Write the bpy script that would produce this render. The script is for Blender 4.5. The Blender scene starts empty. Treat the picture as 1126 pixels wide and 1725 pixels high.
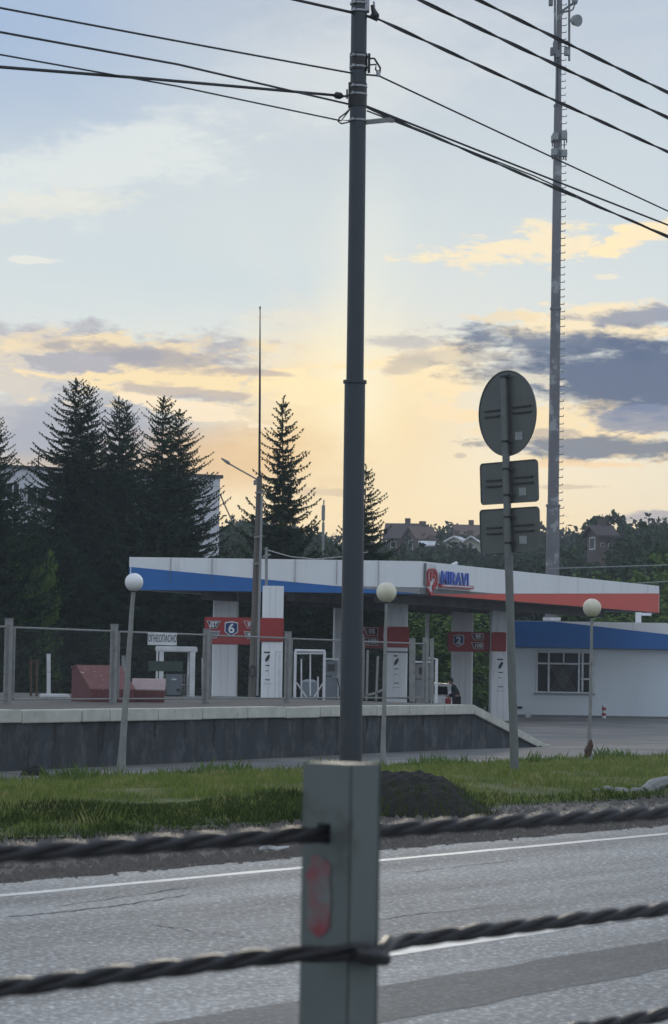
import bpy, bmesh, math, random
import numpy as np
from mathutils import Vector, Matrix
random.seed(7); RNG = np.random.default_rng(11)
S = bpy.context.scene; COL = S.collection
R = math.radians

# ------------------------------------------------------------------ camera
F = 4200.0; PITCH = math.atan(268.5/4200.0); ROLL = 0.016; CAMZ = 1.3
cam_d = bpy.data.cameras.new('camera'); cam = bpy.data.objects.new('camera', cam_d); COL.objects.link(cam)
cam_d.sensor_fit = 'HORIZONTAL'; cam_d.sensor_width = 24.0; cam_d.lens = 24.0*F/1126.0
cam_d.clip_start = 0.05; cam_d.clip_end = 5000
RM = Matrix.Rotation(math.pi/2+PITCH, 3, 'X') @ Matrix.Rotation(ROLL, 3, 'Z')
cam.matrix_world = Matrix.Translation((0, 0, CAMZ)) @ RM.to_4x4()
cam_d.dof.use_dof = True; cam_d.dof.focus_distance = 75.0; cam_d.dof.aperture_fstop = 11.0
S.camera = cam
def ray(px, py):
    return RM @ Vector(((px-563.0)/F, -(py-862.5)/F, -1.0))
def P(px, py, Y):                      # point seen at a photo pixel, Y metres ahead
    d = ray(px, py); return Vector((d.x*Y/d.y, Y, CAMZ+d.z*Y/d.y))
def G(px, py, h):                      # point seen at a photo pixel, at height h
    d = ray(px, py); k = (h-CAMZ)/d.z; return Vector((d.x*k, d.y*k, h))
def sl(c): return tuple(((v/255.0)/12.92 if v <= 10 else ((v/255.0+0.055)/1.055)**2.4) for v in c)

# ------------------------------------------------------------------ light and sky
S.view_settings.view_transform = 'Standard'; S.view_settings.look = 'None'
S.view_settings.exposure = 0.3; S.view_settings.gamma = 1.0; S.view_settings.use_curve_mapping = False
sunv = ray(600, 640).normalized()
SUN_EL = math.asin(sunv.z); SUN_AZ = math.atan2(sunv.x, sunv.y)
sd = bpy.data.lights.new('sun', 'SUN'); sun = bpy.data.objects.new('sun', sd); COL.objects.link(sun)
sd.energy = 0.8; sd.angle = R(10); sd.color = (1.0, 0.88, 0.70)
sun.rotation_euler = (-sunv).to_track_quat('-Z', 'Y').to_euler()

W = bpy.data.worlds.new('World'); S.world = W; W.use_nodes = True
nt = W.node_tree; nt.nodes.clear()
def N(t, **k):
    n = nt.nodes.new(t)
    for a, b in k.items(): setattr(n, a, b)
    return n
def L(a, b): nt.links.new(a, b)
def M_(op, a, b=None, c=None, clamp=False):
    n = N('ShaderNodeMath', operation=op); n.use_clamp = clamp
    for i, v in enumerate((a, b, c)):
        if v is None: continue
        if isinstance(v, (int, float)): n.inputs[i].default_value = v
        else: L(v, n.inputs[i])
    return n.outputs[0]
def MIX(f, a, b):
    n = N('ShaderNodeMix', data_type='RGBA'); 
    for i, v in ((0, f), (6, a), (7, b)):
        if isinstance(v, (int, float)): n.inputs[i].default_value = v
        elif isinstance(v, tuple): n.inputs[i].default_value = (*v, 1)
        else: L(v, n.inputs[i])
    return n.outputs[2]
tc = N('ShaderNodeTexCoord'); sx = N('ShaderNodeSeparateXYZ'); L(tc.outputs['Generated'], sx.inputs[0])
AZ = M_('ARCTAN2', sx.outputs[0], sx.outputs[1]); EL = M_('ARCSINE', sx.outputs[2])
# sky direction in thousandths of a radian, straight up / right
U = M_('MULTIPLY', AZ, 4200.0); V = M_('MULTIPLY', EL, 4200.0)
def UV(px, py):
    d = ray(px, py).normalized(); return math.atan2(d.x, d.y)*4200, math.asin(d.z)*4200
cv = N('ShaderNodeCombineXYZ'); L(M_('MULTIPLY', U, 1/420.0), cv.inputs[0]); L(M_('MULTIPLY', V, 1/150.0), cv.inputs[1])
def noise(scale, detail, rough, dist=0.0, z=0.0):
    n = N('ShaderNodeTexNoise'); n.inputs['Scale'].default_value = scale; n.inputs['Detail'].default_value = detail
    n.inputs['Roughness'].default_value = rough; n.inputs['Distortion'].default_value = dist
    if z:
        mp = N('ShaderNodeMapping'); mp.inputs['Location'].default_value = (z, z*.7, z); L(cv.outputs[0], mp.inputs[0]); L(mp.outputs[0], n.inputs['Vector'])
    else: L(cv.outputs[0], n.inputs['Vector'])
    return n.outputs['Fac']
n1 = noise(1.7, 8, .58, .35); n2 = noise(1.3, 7, .55, .5, 7.3); n3 = noise(4.2, 6, .6, .3, 3.1); n4 = noise(11.0, 5, .6, .4, 5.5)
sky = N('ShaderNodeTexSky'); sky.sky_type = 'NISHITA'; sky.sun_disc = False
sky.sun_elevation = SUN_EL; sky.sun_rotation = SUN_AZ; sky.air_density = 1.0; sky.dust_density = 2.0; sky.ozone_density = 1.5
skym = N('ShaderNodeMix', data_type='RGBA', blend_type='MULTIPLY'); skym.inputs[0].default_value = 1
L(sky.outputs[0], skym.inputs[6]); skym.inputs[7].default_value = (.07, .07, .07, 1)
ramp = N('ShaderNodeValToRGB'); cr = ramp.color_ramp
stops = [(1131, (224,200,158)), (890, (236,216,170)), (800, (224,214,184)), (680, (206,211,202)), (540, (188,203,208)),
         (380, (176,195,206)), (180, (168,186,201)), (0, (158,175,195)), (-500, (120,148,184))]
VM = UV(563, -500)[1]
while len(cr.elements) < len(stops): cr.elements.new(.5)
for e, (y, c) in zip(cr.elements, stops):
    e.position = max(0, UV(563, y)[1]/VM); e.color = (*sl(c), 1)
L(M_('DIVIDE', V, VM, clamp=True), ramp.inputs[0])
# away from the sunset the even cloud deck is a dull blue grey
back = MIX(M_('SMOOTH_MIN', M_('MULTIPLY', M_('ABSOLUTE', AZ), .9), 1.0, .2), ramp.outputs[0], (.62, .71, .83))
up = M_('MULTIPLY', M_('SUBTRACT', EL, .38), 1.6, clamp=True)
back = MIX(up, back, (.55, .64, .78))
col = MIX(.94, skym.outputs[2], back)
def patch(px, py, rx, ry, c, st=1.0, amp=1.1, soft=.55, nz=None, ang=0):
    global col
    u0, v0 = UV(px, py)
    du = M_('SUBTRACT', U, u0); dv = M_('SUBTRACT', V, v0)
    if ang:
        ca, sa = math.cos(R(ang)), math.sin(R(ang))
        du2 = M_('ADD', M_('MULTIPLY', du, ca), M_('MULTIPLY', dv, sa)); dv = M_('SUBTRACT', M_('MULTIPLY', dv, ca), M_('MULTIPLY', du, sa)); du = du2
    r2 = M_('ADD', M_('POWER', M_('ABSOLUTE', M_('DIVIDE', du, rx)), 2.0), M_('POWER', M_('ABSOLUTE', M_('DIVIDE', dv, ry)), 2.0))
    m = M_('SUBTRACT', 1.0, M_('SQRT', r2))
    if amp: m = M_('ADD', m, M_('MULTIPLY', M_('SUBTRACT', nz if nz is not None else n1, .5), amp*3.0))
    if amp >= .3: m = M_('ADD', m, M_('MULTIPLY', M_('SUBTRACT', n4, .5), 1.3*min(amp, 1)))
    mr = N('ShaderNodeMapRange', interpolation_type='SMOOTHSTEP'); mr.inputs[1].default_value = 0; mr.inputs[2].default_value = soft
    L(m, mr.inputs[0]); fr = N('ShaderNodeMath', operation='MULTIPLY'); L(mr.outputs[0], fr.inputs[0]); fr.inputs[1].default_value = st
    front = M_('GREATER_THAN', M_('COSINE', AZ), 0.2)
    col = MIX(M_('MULTIPLY', fr.outputs[0], front), col, sl(c))
# faint all-over mottling of the thin cloud veil
veil = M_('MULTIPLY', M_('SUBTRACT', n2, .45), 1.5, clamp=True)
col = MIX(M_('MULTIPLY', veil, .35), col, sl((214, 217, 216)))
patch(-80, 20, 620, 300, (150,172,202), .85, .25, 1.0, n2)
patch(330, 470, 420, 120, (190,206,214), .5, .3, 1.0, n1)
patch(590, 695, 320, 240, (252,217,150), .82, .12, 1.0, n2)
patch(600, 650, 120, 230, (255,240,198), .95, 0, 1.0)
patch(620, 470, 120, 260, (222,224,214), .6, 0, 1.0)
patch(110, 290, 440, 85, (220,224,219), .68, .9, .8, n1, 14)
patch(40, 345, 200, 30, (224,222,208), .6, .9, .6, n3, 6)
patch(620, 110, 380, 150, (210,214,214), .65, .5, 1.0, n2)
patch(60, 438, 50, 8, (228,226,214), .7, .8, .4, n3)
patch(470, 535, 80, 16, (226,220,203), .7, .9, .5, n3)
# the grey mauve bank on the left and its lit tops
patch(140, 730, 330, 120, (160,163,176), .9, .4, .7, n2)
patch(400, 775, 260, 90, (236,194,134), .8, .4, .9, n2)
patch(110, 805, 280, 50, (214,190,160), .75, .4, .9, n2)
patch(150, 610, 420, 70, (170,167,173), .9, .9, .6, n1)
patch(40, 575, 150, 26, (222,208,186), .85, 1.1, .35, n3)
patch(25, 640, 130, 34, (214,204,190), .9, 1.3, .3, n3)
patch(320, 640, 250, 46, (250,224,172), .95, 1.3, .6, n3)
patch(200, 580, 300, 20, (240,218,176), .85, 1.2, .6, n3)
patch(530, 655, 130, 30, (255,232,180), .9, 1.1, .6, n3)
patch(330, 692, 130, 17, (252,230,194), .9, 1.2, .3, n3, -10)
patch(270, 603, 200, 20, (158,155,162), .8, 1.1, .7, n1, -6)
patch(300, 660, 160, 12, (176,166,164), .7, 1.0, .5, n1, -4)
patch(440, 628, 120, 9, (184,170,162), .7, .9, .5, n1, -3)
patch(900, 414, 200, 34, (244,226,188), .9, 1.1, .6, n3, 5)
patch(1085, 396, 110, 26, (255,228,180), .85, .8, .5, n3, 14)
patch(1020, 466, 26, 6, (240,228,200), .6, .8, .4, n3)
patch(720, 625, 170, 52, (253,228,178), .85, 1.1, .7, n3, 8)
patch(690, 577, 100, 15, (178,174,174), .7, 1.0, .7, n1)
patch(680, 618, 60, 18, (186,176,164), .65, 1.0, .7, n1, 18)
patch(780, 600, 120, 16, (196,184,166), .55, .9, .5, n1)
patch(1020, 548, 210, 40, (248,226,182), .85, .8, .5, n3)
patch(1080, 534, 190, 22, (140,146,162), .9, 1.1, .6, n1, 2)
patch(850, 535, 70, 12, (236,214,174), .7, 1.0, .5, n3)
patch(760, 700, 64, 20, (252,226,180), .85, 1.1, .4, n3)
patch(1000, 715, 230, 62, (250,224,174), .9, 1.2, .6, n3)
patch(945, 578, 230, 36, (100,113,136), .93, .7, .5, n1, -4)
patch(1065, 632, 300, 84, (84,98,124), .97, .55, .5, n1, -5)
patch(880, 640, 70, 14, (232,222,198), .8, 1.2, .4, n3)
patch(1100, 705, 130, 26, (124,134,158), .8, .9, .4, n1)
patch(1020, 757, 200, 25, (106,114,130), .9, 1.2, .5, n1, -3)
patch(930, 728, 60, 14, (180,166,152), .7, 1.0, .4, n1)
patch(980, 782, 120, 8, (252,214,160), .7, 1.0, .4, n3)
patch(776, 768, 14, 7, (200,184,160), .7, .5, .5, n3)
patch(560, 830, 70, 9, (216,190,154), .6, .8, .5, n3)
patch(960, 820, 70, 5, (206,186,156), .6, .8, .5, n3)
patch(1120, 872, 150, 14, (166,160,168), .8, .8, .5, n3)
# faint fan of light round the veiled sun
u0, v0 = UV(600, 655); du, dv = M_('SUBTRACT', U, u0), M_('SUBTRACT', V, v0)
an_ = M_('ARCTAN2', dv, du); cvr = N('ShaderNodeCombineXYZ'); L(M_('MULTIPLY', an_, 3.2), cvr.inputs[0])
nr = N('ShaderNodeTexNoise'); nr.inputs['Scale'].default_value = 1.6; nr.inputs['Detail'].default_value = 3; L(cvr.outputs[0], nr.inputs['Vector'])
rd = M_('SQRT', M_('ADD', M_('MULTIPLY', du, du), M_('MULTIPLY', dv, dv)))
fall = M_('MULTIPLY', M_('SUBTRACT', 1.0, M_('DIVIDE', rd, 430.0), clamp=True), M_('DIVIDE', rd, 60.0, clamp=True))
col = MIX(M_('MULTIPLY', M_('MULTIPLY', M_('SUBTRACT', nr.outputs['Fac'], .42), 4.0, clamp=True), M_('MULTIPLY', fall, M_('MULTIPLY', .12, M_('GREATER_THAN', M_('COSINE', AZ), .2)))), col, sl((255,238,196)))
bg = N('ShaderNodeBackground'); bg.inputs[1].default_value = 1.0; L(col, bg.inputs[0])
wo = N('ShaderNodeOutputWorld'); L(bg.outputs[0], wo.inputs[0])

# ------------------------------------------------------------------ helpers
class MB:
    def __init__(s): s.v = []; s.f = []
    def add(s, vs, fs):
        o = len(s.v); s.v += [tuple(v) for v in vs]; s.f += [tuple(o+i for i in f) for f in fs]; return s
    def box(s, c, d, rz=0, M=None):
        x, y, z = (k/2 for k in d); c = Vector(c)
        m = M if M is not None else Matrix.Rotation(rz, 3, 'Z')
        vs = [c+m@Vector((a*x, b*y, e*z)) for e in (-1, 1) for (a, b) in ((-1,-1),(1,-1),(1,1),(-1,1))]
        return s.add(vs, [(3,2,1,0),(4,5,6,7),(0,1,5,4),(1,2,6,5),(2,3,7,6),(3,0,4,7)])
    def bar(s, a, b, w, d=None, up=(0,0,1)):       # rectangular bar from a to b
        a = Vector(a); b = Vector(b); d = d or w; z = (b-a); Ln = z.length; z.normalize(); u = Vector(up)
        if abs(z.dot(u)) > .98: u = Vector((0,1,0))
        x = u.cross(z).normalized(); y = z.cross(x)
        m = Matrix((x, y, z)).transposed()
        return s.box((a+b)/2, (w, d, Ln), M=m)
    def tube(s, pts, r, n=8, cap=True):
        pts = [Vector(p) for p in pts]; rs = r if isinstance(r, (list, tuple)) else [r]*len(pts)
        vs = []; pu = None
        for i, p in enumerate(pts):
            t = (pts[min(i+1, len(pts)-1)]-pts[max(i-1, 0)]).normalized()
            if pu is None:
                pu = Vector((0,0,1)) if abs(t.z) < .9 else Vector((1,0,0))
            x = (pu-t*pu.dot(t)).normalized(); pu = x; y = t.cross(x)
            vs += [p+(x*math.cos(2*math.pi*k/n)+y*math.sin(2*math.pi*k/n))*rs[i] for k in range(n)]
        fs = [(i*n+k, i*n+(k+1)%n, (i+1)*n+(k+1)%n, (i+1)*n+k) for i in range(len(pts)-1) for k in range(n)]
        if cap: fs += [tuple(range(n-1, -1, -1)), tuple((len(pts)-1)*n+k for k in range(n))]
        return s.add(vs, fs)
    def ball(s, c, r, n=20, m=14, sc=(1,1,1)):
        c = Vector(c); vs = [c+Vector((0,0,-r*sc[2]))]
        for i in range(1, m):
            a = -math.pi/2+math.pi*i/m
            vs += [c+Vector((r*math.cos(a)*math.cos(2*math.pi*k/n)*sc[0], r*math.cos(a)*math.sin(2*math.pi*k/n)*sc[1], r*math.sin(a)*sc[2])) for k in range(n)]
        vs.append(c+Vector((0,0,r*sc[2]))); fs = [(0, 1+(k+1)%n, 1+k) for k in range(n)]
        for i in range(m-2): fs += [(1+i*n+k, 1+i*n+(k+1)%n, 1+(i+1)*n+(k+1)%n, 1+(i+1)*n+k) for k in range(n)]
        t = len(vs)-1; b = 1+(m-2)*n; fs += [(b+k, b+(k+1)%n, t) for k in range(n)]
        return s.add(vs, fs)
    def prism(s, prof, a, b):                     # prof: list of (offset Vector), extruded by vector b-a
        a = Vector(a); b = Vector(b); n = len(prof); vs = [a+Vector(p) for p in prof]+[b+Vector(p) for p in prof]
        fs = [tuple(range(n-1,-1,-1)), tuple(range(n, 2*n))]+[(i, (i+1)%n, n+(i+1)%n, n+i) for i in range(n)]
        return s.add(vs, fs)
    def poly(s, pts): return s.add(pts, [tuple(range(len(pts)))])
def wloc(o):
    v = Vector(o.location)
    while o.parent: o = o.parent; v += Vector(o.location)
    return v
def link_mesh(name, me, m, parent=None, smooth=False):
    me.materials.append(m); o = bpy.data.objects.new(name, me); COL.objects.link(o)
    if parent: o.parent = parent
    if smooth: me.polygons.foreach_set('use_smooth', [True]*len(me.polygons))
    return o
def build(name, mb, m, parent=None, smooth=False, local=False, bevel=0, label=None):
    off = Vector((0,0,0))
    if parent is not None and not local: off = wloc(parent)
    if parent is None and not local and mb.v:     # origin at the base of the thing
        a = np.array(mb.v); off = Vector(((a[:,0].min()+a[:,0].max())/2, (a[:,1].min()+a[:,1].max())/2, a[:,2].min()))
    me = bpy.data.meshes.new(name); me.from_pydata([(v[0]-off.x, v[1]-off.y, v[2]-off.z) for v in mb.v], [], mb.f); me.update()
    bm = bmesh.new(); bm.from_mesh(me); bmesh.ops.recalc_face_normals(bm, faces=bm.faces)
    if bevel: bmesh.ops.bevel(bm, geom=[e for e in bm.edges if len(e.link_faces) == 2 and e.calc_face_angle(0) > .6], offset=bevel, segments=2, affect='EDGES', clamp_overlap=True)
    bm.to_mesh(me); bm.free()
    o = link_mesh(name, me, m, parent, smooth)
    if parent is None and not local: o.location = off
    if smooth: me.set_sharp_from_angle(angle=R(40)) if hasattr(me, 'set_sharp_from_angle') else None
    if label: o['label'] = label
    return o
def tag(o, label, cat, group=None, kind=None):
    o['label'] = label; o['category'] = cat
    if group: o['group'] = group
    if kind: o['kind'] = kind
    return o
def thing(name, label, cat, loc, group=None, rz=0):
    o = bpy.data.objects.new(name, None); COL.objects.link(o); o.location = loc; o.rotation_euler = (0,0,rz)
    o.empty_display_size = .2
    return tag(o, label, cat, group)
def structure(o): o['kind'] = 'structure'; return o
def dup(root, loc, rz=0, label=None, sc=None):
    r = root.copy(); COL.objects.link(r); r.location = loc; r.rotation_euler = (0,0,rz)
    if sc: r.scale = sc
    if label: r['label'] = label
    for ch in list(root.children):
        c = ch.copy(); COL.objects.link(c); c.parent = r
        for g in ch.children:
            d = g.copy(); COL.objects.link(d); d.parent = c
    return r
def text_mb(txt, size, origin, xdir, ydir, depth=.004, bold=0, squeeze=1.0):
    cu = bpy.data.curves.new('t', 'FONT'); cu.body = txt; cu.size = size; cu.extrude = depth/2; cu.offset = bold
    cu.align_x = 'CENTER'; cu.align_y = 'CENTER'; o = bpy.data.objects.new('t', cu); COL.objects.link(o)
    bpy.context.view_layer.update(); me = o.evaluated_get(bpy.context.evaluated_depsgraph_get()).to_mesh()
    x = Vector(xdir).normalized(); y = Vector(ydir).normalized(); z = x.cross(y); og = Vector(origin)
    mb = MB(); mb.add([og+x*v.co.x*squeeze+y*v.co.y+z*v.co.z for v in me.vertices], [tuple(p.vertices) for p in me.polygons])
    o.evaluated_get(bpy.context.evaluated_depsgraph_get()).to_mesh_clear(); bpy.data.objects.remove(o); bpy.data.curves.remove(cu)
    return mb

# ------------------------------------------------------------------ materials
def mat(name, c, rough=.7, c2=None, scale=3.0, amt=.5, bump=0.0, bscale=40, metal=0.0, stretch=(1,1,1), spec=.5, c3=None, s3=1.0, t3=(.55,.7), detail=6):
    m = bpy.data.materials.new(name); m.use_nodes = True; t = m.node_tree; b = t.nodes['Principled BSDF']
    b.inputs['Roughness'].default_value = rough; b.inputs['Metallic'].default_value = metal; b.inputs['Specular IOR Level'].default_value = spec
    tcn = t.nodes.new('ShaderNodeNewGeometry'); mp = t.nodes.new('ShaderNodeMapping'); mp.inputs['Scale'].default_value = stretch
    t.links.new(tcn.outputs['Position'], mp.inputs[0])
    def nz(sc, d=6, r=.6):
        n = t.nodes.new('ShaderNodeTexNoise'); n.inputs['Scale'].default_value = sc; n.inputs['Detail'].default_value = d; n.inputs['Roughness'].default_value = r
        t.links.new(mp.outputs[0], n.inputs['Vector']); return n.outputs['Fac']
    c2 = c2 or tuple(v*.6 for v in c)
    rp = t.nodes.new('ShaderNodeMapRange'); rp.inputs[1].default_value = .5-amt*.35; rp.inputs[2].default_value = .5+amt*.35
    t.links.new(nz(scale, detail), rp.inputs[0])
    mx = t.nodes.new('ShaderNodeMix'); mx.data_type = 'RGBA'; mx.inputs[6].default_value = (*c, 1); mx.inputs[7].default_value = (*c2, 1)
    t.links.new(rp.outputs[0], mx.inputs[0]); out = mx.outputs[2]
    if c3:
        r3 = t.nodes.new('ShaderNodeMapRange'); r3.inputs[1].default_value = t3[0]; r3.inputs[2].default_value = t3[1]
        t.links.new(nz(s3, 8, .65), r3.inputs[0]); m3 = t.nodes.new('ShaderNodeMix'); m3.data_type = 'RGBA'; m3.inputs[7].default_value = (*c3, 1)
        t.links.new(out, m3.inputs[6]); t.links.new(r3.outputs[0], m3.inputs[0]); out = m3.outputs[2]
    t.links.new(out, b.inputs['Base Color'])
    if bump:
        bp = t.nodes.new('ShaderNodeBump'); bp.inputs['Strength'].default_value = bump; bp.inputs['Distance'].default_value = .02
        t.links.new(nz(bscale, 4), bp.inputs['Height']); t.links.new(bp.outputs[0], b.inputs['Normal'])
    return m
MT = {}
MT['asphalt'] = mat('asphalt', (.325,.322,.312), .75, (.19,.19,.187), 1.1, .9, 1.0, 38, c3=(.60,.595,.58), s3=30, t3=(.50,.64), spec=.25)
MT['asphalt_patch'] = mat('asphalt_patch', (.175,.175,.172), .75, (.11,.11,.109), 1.5, .9, 1.0, 40, c3=(.27,.275,.28), s3=32, t3=(.50,.66), spec=.25)
MT['forecourt'] = mat('forecourt', (.13,.125,.12), .8, (.08,.078,.075), 1.2, .8, .3, 20, c3=(.17,.165,.155), s3=.35, t3=(.5,.62))
MT['gravel'] = mat('gravel', (.12,.105,.092), .95, (.05,.045,.04), 14, .8, .9, 30, c3=(.075,.066,.058), s3=1.4)
MT['ground'] = mat('ground', (.10,.095,.085), .95, (.06,.056,.05), 2, .8, .5, 10)
MT['soil'] = mat('soil', (.020,.018,.014), .95, (.009,.008,.007), 4, .8, .5, 14)
MT['grassbase'] = mat('grass_ground', (.13,.14,.05), .95, (.045,.06,.022), 1.5, .8, .8, 30)
MT['grass'] = mat('grass_blades', (.235,.285,.07), .8, (.08,.125,.03), 1.3, 1.2, c3=(.33,.30,.13), s3=2.2, t3=(.50,.64), spec=.15)
MT['weeds'] = mat('weed_blades', (.075,.105,.03), .85, (.035,.055,.018), 1.3, .8, spec=.1)
MT['hill'] = mat('hill_ground', (.045,.055,.03), .95, (.03,.04,.02), .05, .8)
MT['marking'] = mat('road_marking', (.72,.73,.72), .6, (.4,.4,.4), 7, .8, c3=(.25,.25,.25), s3=18, t3=(.6,.7))
MT['crack'] = mat('road_crack', (.02,.02,.02), .95)
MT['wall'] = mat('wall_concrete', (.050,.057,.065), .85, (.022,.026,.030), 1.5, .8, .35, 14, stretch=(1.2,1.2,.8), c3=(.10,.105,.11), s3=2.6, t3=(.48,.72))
MT['stain'] = mat('damp_stain', (.02,.021,.022), .9, (.03,.03,.03), 8, .7)
MT['cap'] = mat('whitewashed_cap', (.56,.56,.50), .85, (.36,.36,.32), 3, .8, .3, 18, c3=(.10,.095,.085), s3=5.5, t3=(.62,.72))
MT['white'] = mat('white_panel', (.74,.755,.77), .45, (.66,.675,.69), .9, .8, c3=(.36,.365,.36), s3=1.1, t3=(.58,.85), stretch=(1.5,1.5,.25))
MT['whited'] = mat('worn_white_paint', (.66,.67,.68), .6, (.46,.46,.46), 4, .8, c3=(.18,.17,.16), s3=9, t3=(.64,.72))
MT['kioskw'] = mat('kiosk_panel', (.60,.66,.70), .5, (.53,.58,.62), .7, .8, c3=(.3,.32,.34), s3=1.2, t3=(.66,.85), stretch=(1,1,.25))
MT['blue'] = mat('blue_panel', (.008,.125,.40), .45, (.010,.105,.33), 1.2, .8)
MT['red'] = mat('red_panel', (.30,.022,.020), .5, (.24,.02,.018), 1.2, .8)
MT['redfascia'] = mat('red_fascia', (.60,.055,.03), .45, (.5,.05,.03), 1.2, .8)
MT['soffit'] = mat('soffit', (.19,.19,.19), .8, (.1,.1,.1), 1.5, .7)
MT['maroon'] = mat('faded_red_paint', (.13,.036,.038), .7, (.09,.026,.028), 4, .8, c3=(.09,.03,.03), s3=8, t3=(.6,.72))
MT['pinkroof'] = mat('chalky_red_sheet', (.16,.055,.05), .7, (.12,.04,.038), 6, .8, c3=(.5,.4,.38), s3=12, t3=(.6,.7))
MT['palesheet'] = mat('bleached_sheet', (.36,.28,.27), .7, (.24,.15,.145), 9, .8)
MT['poledark'] = mat('painted_steel_pole', (.045,.053,.063), .5, (.04,.045,.052), 2, .8, .15, 30, metal=.3, stretch=(1,1,.2), c3=(.10,.085,.08), s3=6, t3=(.62,.75))
MT['galv'] = mat('galvanised_steel', (.30,.32,.32), .55, (.22,.235,.24), 8, .8, .1, 40, metal=.35)
MT['galvd'] = mat('weathered_grey_paint', (.27,.28,.27), .7, (.17,.17,.165), 6, .8, .3, 30, c3=(.12,.09,.06), s3=9, t3=(.6,.7))
MT['postgrey'] = mat('barrier_post_steel', (.125,.145,.138), .6, (.105,.122,.115), 9, .8, .05, 40, metal=.3, c3=(.06,.058,.05), s3=7, t3=(.56,.75))
MT['reflector'] = mat('faded_red_reflector', (.25,.03,.04), .6, (.17,.04,.05), 25, .9, c3=(.125,.135,.13), s3=16, t3=(.40,.62))
MT['rope'] = mat('wire_rope', (.032,.030,.031), .42, (.018,.017,.018), 60, .8, .2, 150, metal=.6)
MT['wire'] = mat('cable_sheath', (.018,.019,.022), .6)
MT['black'] = mat('black_fitting', (.02,.021,.024), .5)
MT['steel'] = mat('bright_steel', (.35,.36,.38), .4, metal=.6)
MT['signpost'] = mat('sign_post_steel', (.17,.185,.18), .6, (.12,.13,.127), 8, .8, .1, 40, metal=.3)
MT['signback'] = mat('sign_back', (.115,.125,.12), .55, (.09,.10,.095), 3, .8, metal=.2)
MT['sticker'] = mat('sticker', (.33,.35,.35), .5)
MT['wood'] = mat('timber_post', (.17,.155,.14), .9, (.09,.08,.07), 3, .8, .5, 20, stretch=(4,4,.4))
MT['globe1'] = mat('white_globe', (.82,.82,.84), .3, (.66,.66,.67), 4, .6)
MT['globe2'] = mat('cream_globe', (.74,.70,.56), .35, (.54,.5,.38), 4, .6)
MT['mast'] = mat('mast_steel', (.19,.19,.205), .6, (.13,.125,.135), .7, .8, metal=.2, c3=(.32,.33,.34), s3=1.1, t3=(.55,.62))
MT['rust'] = mat('rusty_steel', (.10,.055,.035), .9, (.05,.035,.03), 9, .8, .4, 30)
MT['glass'] = mat('dark_glass', (.012,.013,.015), .3, spec=.25)
MT['greendark'] = mat('dark_green_board', (.055,.075,.065), .7, (.04,.055,.05), 5, .8)
MT['pump'] = mat('grey_pump_paint', (.16,.19,.21), .55, (.12,.14,.16), 5, .8)
MT['darkgrey'] = mat('dark_grey_lettering', (.06,.065,.07), .7)
MT['grey'] = mat('mid_grey_paint', (.2,.2,.2), .7, (.13,.13,.13), 5, .8)
MT['navy'] = mat('navy_plate', (.012,.03,.14), .5)
MT['paint'] = mat('sign_white', (.7,.72,.74), .5)
MT['letterblue'] = mat('letter_blue', (.03,.10,.50), .4)
MT['letterred'] = mat('letter_red', (.45,.035,.04), .4)
MT['bark'] = mat('bark', (.07,.055,.045), .95, (.035,.03,.025), 6, .8, .6, 12, stretch=(3,3,.5))
MT['spruce'] = mat('spruce_needles', (.050,.092,.034), .8, (.015,.032,.014), 1.1, .9, spec=.2)
MT['leaf'] = mat('leaves', (.055,.085,.03), .75, (.022,.04,.018), .9, .9, spec=.2)
MT['leafb'] = mat('fresh_leaves', (.12,.20,.04), .75, (.05,.09,.022), .9, .9, spec=.2)
MT['wood_mass'] = mat('far_foliage', (.04,.062,.036), .85, (.018,.03,.02), .12, .9, spec=.1, c3=(.065,.08,.04), s3=.3)
MT['apt'] = mat('apartment_panel', (.66,.66,.69), .8, (.55,.55,.58), .25, .8, c3=(.42,.42,.44), s3=.5, t3=(.55,.7))
MT['aptroof'] = mat('tar_roof', (.10,.10,.105), .9)
MT['brick'] = mat('house_brick', (.11,.08,.07), .85, (.07,.055,.05), .6, .8)
MT['roofd'] = mat('dark_roof', (.07,.05,.05), .8, (.045,.035,.035), .5, .8)
MT['roofr'] = mat('brown_roof', (.12,.08,.07), .8, (.1,.06,.05), .5, .8)
MT['cream'] = mat('cream_wall', (.5,.46,.38), .8, (.4,.37,.31), .6, .8)
MT['skin'] = mat('skin', (.32,.18,.13), .6); MT['hair'] = mat('hair', (.012,.01,.01), .8)
MT['cloth'] = mat('dark_cloth', (.012,.014,.022), .85); MT['cloth2'] = mat('dark_trousers', (.016,.016,.02), .9)
MT['carwhite'] = mat('car_paint', (.72,.74,.76), .25); MT['tyre'] = mat('tyre', (.015,.015,.015), .9)
MT['pebble'] = mat('pebble', (.15,.135,.12), .95, (.07,.062,.055), 30, .9)
MT['stone'] = mat('pale_stone', (.25,.25,.24), .9, (.15,.15,.145), 4, .8, .6, 12)

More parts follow.
